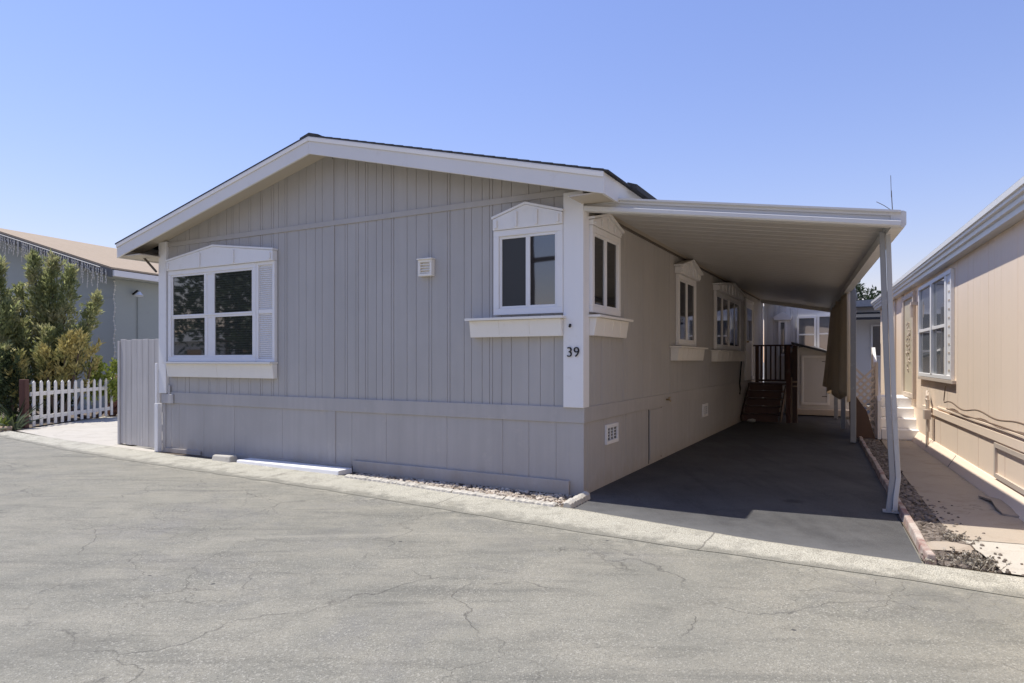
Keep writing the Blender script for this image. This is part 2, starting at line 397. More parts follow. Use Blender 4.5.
o = bpy.data.objects.new('driveway', me); col.objects.link(o); tag(o, kind='structure')

sheet('planting_bed', M['dirt'], [(3.10,-1.0),(3.52,-1.04),(3.45,-.5),(3.36,.1),(3.16,2.9),(2.9,7.6),(2.45,7.6)], .018)
walk = MB()
walk.poly([tuple(W(x, y, .034)) for x, y in [(3.33,.1),(3.42,-.18),(4.6,.0),(5.2,.2),(4.4,3),(3.4,9.2),(2.82,9.2),(3.13,2.9)]])
tag(walk.build('walkway', M['walk']), kind='structure')  # split from the paler apron along the awning's shadow line
sheet('walkway_apron', M['apron'], [(3.40,-.18),(3.50,-.6),(3.56,-1.05),(5,-1.20),(9,-1.6),(9,.6),(5.2,.2),(4.6,.0)], .030)
sheet('side_yard', M['apron'], [(-8.72,.15),(-7.4,.0),(-7.35,-.20),(-9,-.08),(-10.4,.05),(-12.9,.45),(-15.2,3.9),(-12.6,14),(-7.4,14)], .026)
sheet('front_strip', M['dirt'], [(-7.35,.02),(0,.02),(.12,-.66),(-.53,-.63),(-3.01,-.36),(-5.87,-.25),(-7.35,-.2)], .012)

# ================================================================ the grey home
HOME = thing('mobile_home', 'long grey mobile home with white trim and number 39 on its corner post', 'mobile home', W(0,0,0), TH)
WID, LEN = 7.31, 13.4
RIDGE_X = -3.66
def F(u, d, z): return (u, -d, z)          # on the front wall: u to the right, d outwards
def S(u, d, z): return (d, u, z)           # on the side wall
SL = .248
def rooftop(x): return 4.404 - SL*abs(x - RIDGE_X)
def underside(x): return rooftop(x) - .10
rng = random.Random(3)
def grooves(u0, u1, seed, lo=.10, hi=.235):
    r = random.Random(seed); out = []; u = u0 + r.uniform(.06, .2)
    while u < u1-.05:
        out.append(u)
        if r.random() < .35 and u+.05 < u1-.05: out.append(u+.042); u += .042
        u += r.uniform(lo, hi)
    return out
def siding(mp, u0, u1, z0, ztop, gs, depth=.008, w0=.009, d0=0.0):
    m = MB(mp); prof = [(u0, d0)]
    for gi, gx in enumerate(gs):
        w = w0*(2.0 if gi % 6 == 3 else 1); prof += [(gx-w/2, d0), (gx-w/2+.003, d0-depth), (gx+w/2-.003, d0-depth), (gx+w/2, d0)]
    prof.append((u1, d0))
    vs = []
    for u, d in prof: vs += [(u, d, z0), (u, d, ztop(u))]
    m.add(vs, [(2*i, 2*i+2, 2*i+3, 2*i+1) for i in range(len(prof)-1)])
    return m
gs = [x for x in grooves(-WID, 0, 5) if abs(x+3.65) > .06]
siding(F, -WID, -3.65, .9, underside, [x for x in gs if x < -3.7]).build('wall', M['house'], HOME)
siding(F, -3.64, 0, .9, underside, [x for x in gs if x > -3.6]).build('wall', M['house'], HOME)
siding(S, 0, LEN, .9, lambda u: 3.4, grooves(0, LEN, 9)).build('wall', M['house'], HOME)
b = MB(); b.poly([(-WID,0,0),(-WID,LEN,0),(-WID,LEN,3.45),(-WID,0,3.45)]); b.poly([(-WID,LEN,0),(0,LEN,0),(0,LEN,3.4),(RIDGE_X,LEN,4.3),(-WID,LEN,3.4)])
b.build('wall', M['house'], HOME)
# skirting
siding(F, -WID, -3.69, 0, lambda u: .83, [-7.1,-6.9,-6.3,-5.6,-4.6], .005, .008, .004).build('skirting', M['skirt'], HOME)
siding(F, -3.61, 0, 0, lambda u: .83, [-3.3,-2.72,-1.78,-1.0,-.66,-.32], .005, .008, .004).build('skirting', M['skirt'], HOME)
siding(S, 0, LEN, 0, lambda u: .83, [.12,.62,1.24,1.42,1.66,1.86,2.08,2.3,3.6,4.8,6.0,6.7,8.0,9.2,10.4,11.6], .006, .010, .004).build('skirting', M['skirt'], HOME)
# trim boards
MB(F).box(-WID, .0, .812, .022, .022, .985).build('band_board', M['skirt'], HOME, bevel=.003)
MB(S).box(.001, .0, .812, LEN, .022, .985).build('band_board', M['skirt'], HOME, bevel=.003)
MB(F).box(-WID, .0, 3.315, -.01, .018, 3.385).build('gable_board', M['house'], HOME, bevel=.003)
MB(F).box(-3.72, .0, .0, -3.585, .016, .811).build('batten', M['skirt'], HOME, bevel=.003)
MB(F).box(-3.68, .0, .986, -3.61, .012, 3.314).build('batten', M['house'], HOME, bevel=.002)
MB(F).box(-3.67, .0, 3.386, -3.62, .012, 4.22).build('batten', M['house'], HOME, bevel=.002)
MB(F).box(-.165, .0, .0, .012, .010, .811).build('corner_board', M['skirt'], HOME, bevel=.002)
MB(F).box(-7.31, .0, .0, -7.23, .018, .811).build('corner_board', M['skirt'], HOME, bevel=.002)
b = MB(F); b.box(-3.25, .012, .02, -.15, .045, .175); b.build('baseboard', M['skirt'], HOME, bevel=.004)
b = MB(F); b.box(-7.22, .008, .02, -6.35, .03, .09); b.build('baseboard', M['skirt'], HOME, bevel=.004)
b = MB(F); b.box(-5.95, .008, .02, -3.28, .03, .10); b.build('baseboard', M['skirt'], HOME, bevel=.004)
b = MB(F); b.box(-7.30, .024, .805, -7.0, .042, .955); b.box(-7.14, .024, .956, -7.09, .036, 1.10); b.build('corner_bracket', M['gate'], HOME, bevel=.006)
# corner posts
cp = MB(); cp.box(-.215, -.05, .98, .024, .122, 3.335)
cp.build('corner_post', M['white'], HOME, bevel=.006)
POST = [c for c in HOME.children if c.name.startswith('corner_post')][0]
c2 = MB(); c2.box(-7.36, -.05, .966, -7.17, .1, 3.40); c2.build('corner_post', M['white'], HOME, bevel=.006)
cu = bpy.data.curves.new('house_number', 'FONT'); cu.body = '39'; cu.size = .155; cu.extrude = .006; cu.offset = -.001; cu.space_character = 1.05
to = bpy.data.objects.new('tmp', cu); col.objects.link(to)
bpy.context.view_layer.update()
dg = bpy.context.evaluated_depsgraph_get()
tm = bpy.data.meshes.new_from_object(to.evaluated_get(dg)); bpy.data.objects.remove(to)
tm.materials.clear(); tm.materials.append(M['black'])
tm.transform(Matrix.Translation((-.172, -.061, 1.535)) @ Matrix.Rotation(R(90), 4, 'X'))
no = bpy.data.objects.new('house_number', tm); col.objects.link(no); no.parent = POST
MB(F).tube([(-.135,.055,1.865),(-.12,.075,1.885)], .014, 8).build('hook', M['black'], POST)

# roof
yf, yb = -.42, LEN+.3
XL, XR = -7.87, .40
def slab(x0, x1, lo, hi, name, mat, y0, y1, ext=0):
    m = MB()
    a = [(x0,y0,rooftop(x0)+lo),(x1,y0,rooftop(x1)+lo),(x1,y0,rooftop(x1)+hi),(x0,y0,rooftop(x0)+hi)]
    m.prism(a, [(p[0], y1, p[2]) for p in a]); return m
sh = slab(XL-.03, RIDGE_X, 0, .018, 'r', None, yf-.015, yb)
s2 = slab(RIDGE_X, XR+.05, 0, .018, 'r', None, yf-.015, yb)
sh.v += s2.v; n0 = 8; sh.f += [tuple(i+n0 for i in f) for f in s2.f]
# shingle courses show as small steps
for k in range(30):
    x0 = RIDGE_X + .14*k; 
    if x0+.14 > XR+.05: break
    a = [(x0,yf-.015,rooftop(x0)+.019),(x0+.14,yf-.015,rooftop(x0+.14)+.019),(x0+.14,yf-.015,rooftop(x0+.14)+.024)]
    sh.prism(a, [(p[0], yb, p[2]) for p in a])
ROOF = sh.build('roof', M['shingle'], HOME)
rc = MB(); a = [(RIDGE_X-.16,yf+.0,rooftop(RIDGE_X-.16)+.020),(RIDGE_X,yf,4.404+.020),(RIDGE_X+.16,yf,rooftop(RIDGE_X+.16)+.020),(RIDGE_X+.16,yf,rooftop(RIDGE_X+.16)+.045),(RIDGE_X,yf,4.404+.05),(RIDGE_X-.16,yf,rooftop(RIDGE_X-.16)+.045)]
rc.prism(a, [(p[0], yb, p[2]) for p in a]); rc.build('ridge_cap', M['shingle'], ROOF)
ed = MB(); a = [(XR+.0,.3,rooftop(XR)+.0),(XR+.11,.3,rooftop(XR+.11)-.01),(XR+.11,.3,rooftop(XR+.11)+.05),(XR,.3,rooftop(XR)+.06)]
ed.prism(a, [(p[0], yb, p[2]) for p in a]); ed.build('drip_edge', M['shingle'], ROOF)
# fascia boards on the front rake and the eaves
FD = .225
for x0, x1 in ((XL, RIDGE_X), (RIDGE_X, XR)):
    m = MB(); a = [(x0,yf,rooftop(x0)-FD),(x1,yf,rooftop(x1)-FD),(x1,yf,rooftop(x1)-.002),(x0,yf,rooftop(x0)-.002)]
    m.prism(a, [(p[0], yf+.03, p[2]) for p in a]); m.build('fascia', M['fascia'], HOME, bevel=.004)
    m = MB(); a = [(x0,yf-.014,rooftop(x0)-.06),(x1,yf-.014,rooftop(x1)-.06),(x1,yf-.014,rooftop(x1)-.002),(x0,yf-.014,rooftop(x0)-.002)]
    m.prism(a, [(p[0], yf-.001, p[2]) for p in a]); m.build('fascia', M['fascia'], HOME, bevel=.003)
MB().box(XR-.03, yf+.031, rooftop(XR)-FD, XR, yb, rooftop(XR)-.004).build('fascia', M['fascia'], HOME, bevel=.004)
MB().box(XL, yf+.031, rooftop(XL)-FD, XL+.03, yb, rooftop(XL)-.004).build('fascia', M['fascia'], HOME, bevel=.004)
# soffits: sloped deck under the rake, flat boards under the eaves
so = MB()
for x0, x1 in ((XL+.031, RIDGE_X), (RIDGE_X, XR-.031)):
    so.add([(x0,yf+.031,rooftop(x0)-.1),(x1,yf+.031,rooftop(x1)-.1),(x1,-.001,rooftop(x1)-.1),(x0,-.001,rooftop(x0)-.1)], [(0,1,2,3)])
so.build('soffit', M['soffit'], HOME, solid=.012)
MB().box(.002, yf+.032, rooftop(XR)-FD+.02, XR-.032, yb, rooftop(XR)-FD+.035).build('soffit', M['soffit'], HOME)
MB().box(XL+.032, yf+.032, rooftop(XL)-FD+.02, -WID-.002, yb, rooftop(XL)-FD+.035).build('soffit', M['soffit'], HOME)
# the slanting brace under the left eave
MB().tube([(-7.34,-.1,2.92),(-7.72,-.1,3.21)], .018, 6).build('eave_brace', M['pipe'], HOME)

# ---- windows
def frame_bars(m, u0, z0, u1, z1, d0, d1, w):
    m.box(u0, d0, z0, u1, d1, z0+w); m.box(u0, d0, z1-w, u1, d1, z1)
    m.box(u0, d0, z0+w, u0+w, d1, z1-w); m.box(u1-w, d0, z0+w, u1, d1, z1-w)
def pane(mp, u0, z0, u1, z1, d, mat, par, sash=.03):
    f = MB(mp); frame_bars(f, u0, z0, u1, z1, .012, d+.012, sash)
    f.build('sash', M['white'], par, bevel=.003)
    p = MB(mp); p.box(u0+sash, .008, z0+sash, u1-sash, d, z1-sash); p.build('pane', mat, par)
def hood(mp, u0, u1, ua, z0, ze, za, par, d=.11, ov=.05, n=5):
    m = MB(mp)
    o_ = [(u0,z0),(u1,z0),(u1,ze),(ua,za),(u0,ze)]
    m.prism([(u, .004, z) for u, z in o_], [(u, d, z) for u, z in o_])
    h = m.build('hood', M['white'], par, bevel=.004)
    t = MB(mp)
    for a, b in (((u0-ov, ze-.01*ov), (ua, za+.0)), ((ua, za), (u1+ov, ze-.01*ov))):
        o2 = [(a[0],a[1]+.002),(b[0],b[1]+.002),(b[0],b[1]+.030),(a[0],a[1]+.030)]
        t.prism([(u, .003, z) for u, z in o2], [(u, d+ov, z) for u, z in o2])
    for k in range(n):
        u = u0+.05 + (u1-u0-.1)*k/(n-1)
        zt = ze + (za-ze)*(1-abs(u-ua)/((ua-u0) if u < ua else (u1-ua)))
        t.box(u-.016, d+.001, z0+.02, u+.016, d+.022, zt-.03)
    return h, t
def ledge(mp, u0, u1, z0, z1, par, d=.14, sh=.05, n=4, mat='cream'):
    m = MB(mp); a = [(u0,.004,z0),(u1,.004,z0),(u1,d-.03,z0),(u0,d-.03,z0)]; b = [(u0,.004,z1-.03),(u1,.004,z1-.03),(u1,d,z1-.03),(u0,d,z1-.03)]
    m.hexa(a, b)
    m.box(u0-sh, .003, z1-.028, u1+sh, d+.05, z1)
    for k in range(1, n):
        u = u0 + (u1-u0)*k/n
        m.hexa([(u-.004,d-.03,z0+.02),(u+.004,d-.03,z0+.02),(u+.004,d-.024,z0+.02),(u-.004,d-.024,z0+.02)], [(u-.004,d,z1-.03),(u+.004,d,z1-.03),(u+.004,d+.006,z1-.03),(u-.004,d+.006,z1-.03)])
    return m.build('planter_ledge', M[mat], par, bevel=.003)
def window(mp, u0, u1, z0, z1, splits, mat, label=None, w=.07, d=.06, hmul=None):
    m = MB(mp); frame_bars(m, u0, z0, u1, z1, .004, d, w)
    win = m.build('window', M['white'], HOME, bevel=.005)
    if label: win['label'] = label
    iu0, iu1 = u0+w, u1-w
    n = len(splits)-1
    for k in range(n):
        a = iu0 + (iu1-iu0)*splits[k]; b = iu0 + (iu1-iu0)*splits[k+1]
        if hmul:
            zm = z0+w + (z1-z0-2*w)*hmul
            pane(mp, a, z0+w, b, zm, .024, mat[k], win); pane(mp, a, zm, b, z1-w, .034, mat[k], win)
        else:
            pane(mp, a, z0+w, b, z1-w, .024+.010*(k % 2), mat[k], win)
    return win
# right corner pair
w1 = window(F, -1.095, -.216, 2.02, 2.995, [0, .5, 1], [M['screen'], M['glass']], 'sliding corner window facing the street')
_, t = hood(F, -1.095, -.216, -.67, 2.998, 3.125, 3.255, w1, d=.08, ov=.012, n=4); t.build('hood_trim', M['white'], w1, bevel=.003)
ledge(F, -1.39, -.216, 1.765, 1.985, w1, d=.12, sh=.035, n=3)
w2 = window(S, .125, 1.06, 2.03, 2.99, [0, .5, 1], [M['glass'], M['glass']], 'sliding corner window facing the driveway')
_, t = hood(S, .125, 1.06, .60, 2.995, 3.05, 3.175, w2, d=.07, ov=.03, n=5); t.build('hood_trim', M['white'], w2, bevel=.003)
ledge(S, .125, 1.22, 1.77, 2.0, w2, d=.11, sh=.03, n=4)
# narrow window and double window along the driveway
w3 = window(S, 3.85, 5.05, 1.74, 2.88, [0, .5, 1], [M['glass'], M['glass']], 'first narrow sliding window under the awning')
_, t = hood(S, 3.80, 5.1, 4.45, 2.885, 2.99, 3.15, w3, n=6); t.build('hood_trim', M['white'], w3, bevel=.003)
ledge(S, 3.55, 5.35, 1.49, 1.72, w3, n=6)
w4 = window(S, 6.75, 9.55, 1.72, 2.88, [0, .24, .48, .52, .76, 1], [M['glass'], M['glass'], M['white'], M['glass'], M['glass']], 'double sliding window under the awning')
_, t = hood(S, 6.7, 9.6, 8.2, 2.885, 2.99, 3.15, w4, n=9); t.build('hood_trim', M['white'], w4, bevel=.003)
ledge(S, 6.55, 9.7, 1.47, 1.70, w4, n=9)
# entrance door past the windows
d = MB(S); frame_bars(d, 10.35, 1.0, 11.6, 3.02, .004, .05, .08)
door = d.build('door', M['white'], HOME, bevel=.004)
MB(S).box(10.431, .004, 1.081, 11.519, .03, 2.939).build('door_leaf', M['white'], door)
MB(S).box(10.62, .031, 2.0, 11.33, .036, 2.8).build('pane', M['glass'], door)
MB(S).tube([(10.52,.03,1.95),(10.52,.09,1.95)], .025, 8).build('handle', M['copper'], door)
MB().box(.001, LEN-.11, .986, .03, LEN+.02, 3.19).build('corner_board', M['white'], HOME)
# big left window with louvred shutter
w5 = window(F, -7.10, -5.08, 1.475, 2.915, [0, .435, .53, 1], [M['blind'], M['white'], M['blind']], 'double sash window at the left end', hmul=.49)
h5, t = hood(F, -7.10, -4.70, -5.98, 2.918, 3.06, 3.215, w5, d=.09, ov=.012, n=4); t.build('hood_trim', M['white'], w5, bevel=.003)
ledge(F, -7.10, -4.70, 1.235, 1.473, w5, d=.10, sh=.012, n=2)
s5 = MB(F); frame_bars(s5, -5.078, 1.475, -4.70, 2.915, .004, .055, .045); s5.box(-5.03, .004, 2.17, -4.745, .052, 2.23)
SH5 = s5.build('shutter', M['white'], HOME, bevel=.003)
lv = MB(F); lv.box(-5.033, .004, 1.52, -4.745, .021, 2.87)
for k in range(46):
    z = 1.53 + k*.0295
    if 2.15 < z < 2.235 or z > 2.85: continue
    lv.hexa([(-5.032,.020,z+.022),(-4.746,.020,z+.022),(-4.746,.040,z),(-5.032,.040,z)], [(-5.032,.020,z+.027),(-4.746,.020,z+.027),(-4.746,.040,z+.006),(-5.032,.040,z+.006)])
lv.build('louvre', M['white'], SH5)
# utility vent on the front gable wall
b = MB(F); frame_bars(b, -2.17, 2.535, -1.965, 2.735, .0, .07, .03); b.box(-2.18, 0, 2.736, -1.955, .09, 2.752)
V = b.build('wall_vent', M['cream'], HOME, bevel=.004)
b = MB(F); b.box(-2.139, .0, 2.566, -1.996, .03, 2.704)
for k in range(4): b.hexa([(-2.139,.03,2.575+k*.034),(-1.996,.03,2.575+k*.034),(-1.996,.06,2.57+k*.034),(-2.139,.06,2.57+k*.034)], [(-2.139,.03,2.595+k*.034),(-1.996,.03,2.595+k*.034),(-1.996,.06,2.577+k*.034),(-2.139,.06,2.577+k*.034)])
b.build('grille', M['cream'], V)
# skirting vents and hatch on the driveway side
for u0, u1, z0, z1, nb in ((.66, 1.07, .50, .735, 3), (5.72, 6.14, .44, .68, 3)):
    b = MB(S); frame_bars(b, u0, z0, u1, z1, .004, .03, .045); v = b.build('vent', M['white'], HOME, bevel=.003)
    b = MB(S); b.box(u0+.046, .0035, z0+.046, u1-.046, .008, z1-.046); b.build('opening', M['darkin'], v)
    b = MB(S)
    for k in range(1, nb): 
        u = u0+.045 + (u1-u0-.09)*k/nb; b.box(u-.010, .009, z0+.046, u+.010, .024, z1-.046)
    for k in range(1, 4):
        z = z0+.045+(z1-z0-.09)*k/4; b.box(u0+.046, .0095, z-.004, u1-.046, .014, z+.004)
    b.build('grille', M['white'], v)
b = MB(S); b.box(2.42, .004, .085, 3.0, .020, .79); HT = b.build('hatch', M['skirt'], HOME, bevel=.003)
MB(S).box(2.385, .004, .04, 2.402, .009, .80).build('hatch_gap', M['darkin'], HT); MB(S).box(3.012, .004, .06, 3.022, .009, .80).build('hatch_gap', M['darkin'], HT)
b = MB(S); b.tube([(3.25,.0,.90),(3.25,.07,.90),(3.25,.09,.87)], .016, 8); b.tube([(3.2,.075,.93),(3.3,.075,.93)], .01, 6); b.build('hose_tap', M['copper'], HOME)
MB(S).tube([(9.72,.05,1.56),(9.66,.04,1.3),(9.5,.05,1.08),(9.44,.05,.95),(9.52,.05,.82),(9.46,.05,.70)], .018, 6).build('hanging_cord', M['black'], HOME)

# ================================================================ carport awning
AW = thing('carport_awning', 'flat metal carport awning on grey posts beside the grey home', 'awning', W(0,0,0), TH)
cA, cB, cC, cD = Vector((.046,.05,3.20)), Vector((2.985,.385,2.80)), Vector((1.89,11.86,2.80)), Vector((.035,12.9,3.20))
roof = MB(); n = 46; vs = []; fs = []
prof = []
for i in range(n):
    t0 = i/n
    for dt, dz in ((0,0),(.88,0),(.90,.007),(.97,.007)): prof.append((t0+dt/n, dz))
prof.append((1.0, 0))
for t, dz in prof:
    a = cA.lerp(cD, t); b = cB.lerp(cC, t)
    vs += [(a.x,a.y,a.z+dz), (b.x,b.y,b.z+dz), (a.x,a.y,a.z+.06), (b.x,b.y,b.z+.06)]
for i in range(len(prof)-1):
    k = 4*i; fs += [(k,k+1,k+5,k+4), (k+2,k+3,k+7,k+6), (k+1,k+3,k+7,k+5), (k,k+2,k+6,k+4)]
roof.add(vs, fs); roof.build('roof_panel', M['pan'], AW)
def rail(p, q, prof, name, mat, par, out):
    m = MB(); a = [(p[0]+out[0]*o, p[1]+out[1]*o, p[2]+z) for o, z in prof]; b = [(q[0]+out[0]*o, q[1]+out[1]*o, q[2]+z) for o, z in prof]
    m.prism(a, b); return m.build(name, mat, par)
gp = [(.0,-.085),(.085,-.085),(.10,-.072),(.10,-.035),(.085,-.025),(.04,-.02),(.04,.015),(.06,.02),(.06,.042),(.085,.046),(.095,.05),(.095,.068),(.0,.068)]
dirv = (cB-cA).to_2d().normalized(); outf = (dirv.y, -dirv.x)
rail(cA+Vector((-.03,0,0)), cB+Vector((.0,0,0)), gp, 'front_gutter', M['alum'], AW, outf)
dv = (cC-cB).to_2d().normalized(); outr = (dv.y, -dv.x)
rail(cB+Vector((-.01,-.06,-.0)), cC, [(-.06,-.085),(.05,-.085),(.065,-.06),(.065,.055),(.04,.068),(-.06,.068)], 'side_gutter', M['alum'], AW, outr)
rail(cD, cC, [(0,-.1),(.06,-.1),(.06,.06),(0,.06)], 'rear_beam', M['pan'], AW, (0,1))
MB().box(.003, .15, 3.165, .022, 12.8, 3.195).build('wall_ledger', M['pipe'], AW)
# posts
px_, py_ = 2.925, .70
def pst(name, x, y, pts, r, mat): return MB().tube([(x+a, y+b, z) for a, b, z in pts], r, 4, square=True).build(name, mat, AW, bevel=.006)
pst('post', px_, py_, [(-.075,.0,2.75),(-.05,.0,1.9),(-.02,.0,1.0),(.012,.0,.36),(-.02,-.02,.03)], .025, M['post'])
pst('downspout', px_+.050, py_-.01, [(-.075,.0,2.76),(-.05,.0,1.9),(-.02,.0,1.0),(.012,.0,.36),(-.012,-.03,.16),(-.015,-.04,.05)], .022, M['spout'])
MB().box(px_-.07, py_-.07, .028, px_+.07, py_+.07, .036).build('base_plate', M['post'], AW)
for y in (6.44, 9.0, 11.6):
    x = 2.985 - (y-.385)*.0954 + .07
    MB().box(x-.045, y-.045, .045, x+.045, y+.045, 2.745).build('post', M['post'], AW, bevel=.006)
ant = MB(); ant.tube([(2.93,.32,2.86),(2.92,.32,3.06)], .004, 5); ant.tube([(2.92,.32,3.0),(2.915,.32,3.2)], .0025, 5); ant.tube([(2.93,.32,2.87),(2.86,.32,2.93),(2.8,.32,2.97)], .003, 5)
ant.build('antenna', M['pipe'], AW)

# shade curtain hung from the outer edge
cur = MB(); NU, NZ = 60, 16; vs = []; fs = []
for i in range(NU+1):
    u = i/NU; y = 6.62 + u*4.7
    for j in range(NZ+1):
        v = j/NZ
        x = 2.985 - (y-.385)*.0954 - .02
        f = .05 + .07*v
        x += f*math.sin(u*23+1.3*math.sin(u*7)) + .02*math.sin(u*51)
        x -= .10*(u**3)*v**1.5
        bot = .66 + .20*abs(math.sin(u*7.0+.4)) + .05*u
        yy = y - .25*v*u*u
        z = 2.73 + (bot-2.73)*v
        p = W(x, yy, z); vs.append(tuple(p))
for i in range(NU):
    for j in range(NZ):
        a = i*(NZ+1)+j; fs.append((a, a+1, a+NZ+2, a+NZ+1))
cur.add(vs, fs)
tag(cur.build('shade_curtain', M['fabric'], smooth=True, solid=.004), 'ragged tan fabric shade curtain hanging from the outer edge of the carport awning', 'curtain')

# ================================================================ wooden stairs
ST = thing('wooden_stairs', 'dark brown wooden entry stairs with railing under the carport awning', 'stairs', W(0,0,0), TH)
ground_z = .05
NR, RISE, RUN, Y0, X0, X1 = 5, .175, .22, 9.75, .05, .88
for k in range(NR):
    y = Y0 + k*RUN; z = ground_z + (k+1)*RISE
    MB().box(X0, y-.02, z-.04, X1, y+RUN+.02 if k < NR-1 else y+.2, z).build('tread', M['brown'], ST, bevel=.006)
    MB().box(X0+.03, y+.012, z-RISE+.002, X1-.03, y+.03, z-.042).build('riser', M['riserp'], ST)
LZ = ground_z + NR*RISE
MB().box(X0, Y0+4*RUN+.202, LZ-.04, X1+.14, 11.4, LZ).build('landing', M['brown'], ST, bevel=.006)
for x in (X0-.028, X1+.003):
    a = [(x,Y0-.02,ground_z),(x,Y0+.2,ground_z),(x,Y0+5*RUN,LZ-.25),(x,Y0+5*RUN,LZ-.05),(x,Y0-.02,ground_z+.12)]
    MB().prism(a, [(p[0]+.025, p[1], p[2]) for p in a]).build('stringer', M['brown'], ST)
def bx(name, mat, *a): return MB().box(*a).build(name, mat, ST, bevel=.004)
bx('newel_post', M['redbrown'], 1.03, 9.70, ground_z, 1.12, 9.79, 1.82)
bx('newel_post', M['brown'], 1.16, 9.76, ground_z, 1.26, 9.86, 1.83)
bx('newel_post', M['rawwood'], 1.122, 9.80, ground_z, 1.158, 9.84, 1.1)
bx('cross_block', M['rawwood'], 1.155, 9.745, .98, 1.265, 9.758, 1.02)
bx('cross_block', M['rawwood'], 1.155, 9.745, .88, 1.265, 9.758, .91)
bx('newel_post', M['brown'], .13, 11.25, LZ, .21, 11.33, 1.85)
bx('newel_post', M['brown'], .93, 11.25, LZ, 1.01, 11.33, 1.85)
bx('handrail', M['brown'], .08, 11.22, 1.851, 1.06, 11.36, 1.89)
bx('bottom_rail', M['brown'], .211, 11.27, LZ+.03, .929, 11.31, LZ+.08)
for k in range(6):
    x = .25 + k*.115; bx('baluster', M['brown'], x, 11.275, LZ+.081, x+.04, 11.305, 1.850)
a = [(1.03,9.80,1.62),(1.03,11.21,1.80),(1.03,11.21,1.88),(1.03,9.80,1.70)]
MB().prism(a, [(1.09, p[1], p[2]) for p in a]).build('handrail', M['brown'], ST)
a = [(1.04,9.80,.50),(1.04,11.24,1.02),(1.04,11.24,1.07),(1.04,9.80,.55)]
MB().prism(a, [(1.08, p[1], p[2]) for p in a]).build('bottom_rail', M['brown'], ST)
for k in range(8):
    y = 9.95+k*.16; z0 = .55+.52*(y-9.8)/1.44+.004; z1 = 1.62+.18*(y-9.8)/1.41-.004
    bx('baluster', M['brown'], 1.045, y, z0, 1.08, y+.035, z1)

# small white stone by the bottom step
tag(MB().rock(W(.30, 9.55, .085), .10, (1.6,.8,.6)).build('rock', M['stone']), 'pale rock lying by the foot of the dark wooden stairs', 'rock')

# ================================================================ rear addition, shed
RA = thing('rear_building', 'grey building closing the far end of the driveway with white framed windows', 'building', W(0, LEN+.03, 0), TH)
siding(F, .05, 2.3, 0, lambda u: 3.45, grooves(.05, 1.0, 4, .1, .16), .012, .014).build('wall', M['rearwall'], RA)
MB().box(.05, .02, .0, 2.3, 4, 3.44).build('wall', M['rearwall'], RA)
a = [(-.1,-.05,3.46),(2.36,-.05,3.46),(2.36,4.2,3.46),(-.1,4.2,3.46)]
MB().hexa(a, [(p[0],p[1],3.56) for p in a]).build('roof', M['greyroof'], RA)
def rwin(u0, u1, z0, z1, hm=.5, nu=1):
    m = MB(F); frame_bars(m, u0, z0, u1, z1, .002, .05, .055); w = m.build('window', M['white'], RA)
    if hm: MB(F).box(u0+.055, .002, z0+(z1-z0)*hm-.02, u1-.055, .045, z0+(z1-z0)*hm+.02).build('frame_bar', M['white'], w)
    MB(F).box(u0+.056, .003, z0+.056, u1-.056, .02, z1-.056).build('pane', M['palegl'], w)
    return w
w = rwin(.44, .66, 1.62, 2.62, 0)
m = MB(F); o_ = [(.34,2.63),(.76,2.63),(.80,2.72),(.55,2.86),(.30,2.72)]; m.prism([(u,.002,z) for u, z in o_], [(u,.1,z) for u, z in o_]); m.build('hood', M['white'], w)
rwin(.92, 1.42, 1.70, 2.72); rwin(1.44, 2.2, 1.70, 2.75)
MB().tube([(.5,-.12,3.0),(.85,-.35,3.02),(1.0,-.5,2.94)], .025, 6).build('bracket', M['white'], RA)
SD = thing('storage_shed', 'small grey shed with a white framed door at the end of the driveway', 'shed', W(.98, 12.75, 0), TH)
m = MB(); o_ = [(0,.2),(1.25,.2),(1.25,1.55),(.42,1.88),(0,1.83)]
m.prism([(x,0,z) for x, z in o_], [(x,.6,z) for x, z in o_]); m.build('wall', M['rearwall'], SD)
m = MB(); o_ = [(-.12,1.93),(1.35,1.52),(1.35,1.57),(-.12,1.99)]; m.prism([(x,-.22,z) for x, z in o_], [(x,.66,z) for x, z in o_]); m.build('roof', M['shingle'], SD)
m = MB(F); frame_bars(m, .12, .30, .80, 1.62, .002, .04, .055); dr = m.build('door', M['white'], SD)
MB(F).box(.176, .003, .356, .744, .02, 1.564).build('door_leaf', M['rearwall'], dr)
MB(F).box(.62, .021, .52, .75, .03, .535).build('hinge', M['black'], dr)
MB(F).box(.62, .021, 1.45, .75, .03, 1.465).build('hinge', M['black'], dr)
MB().box(-.15, -.45, .05, 1.4, -.002, .20).build('step', M['tandark'], SD, bevel=.01)
MB().box(-.10, -.02, .201, -.04, .02, 1.80).build('corner_board', M['white'], SD)

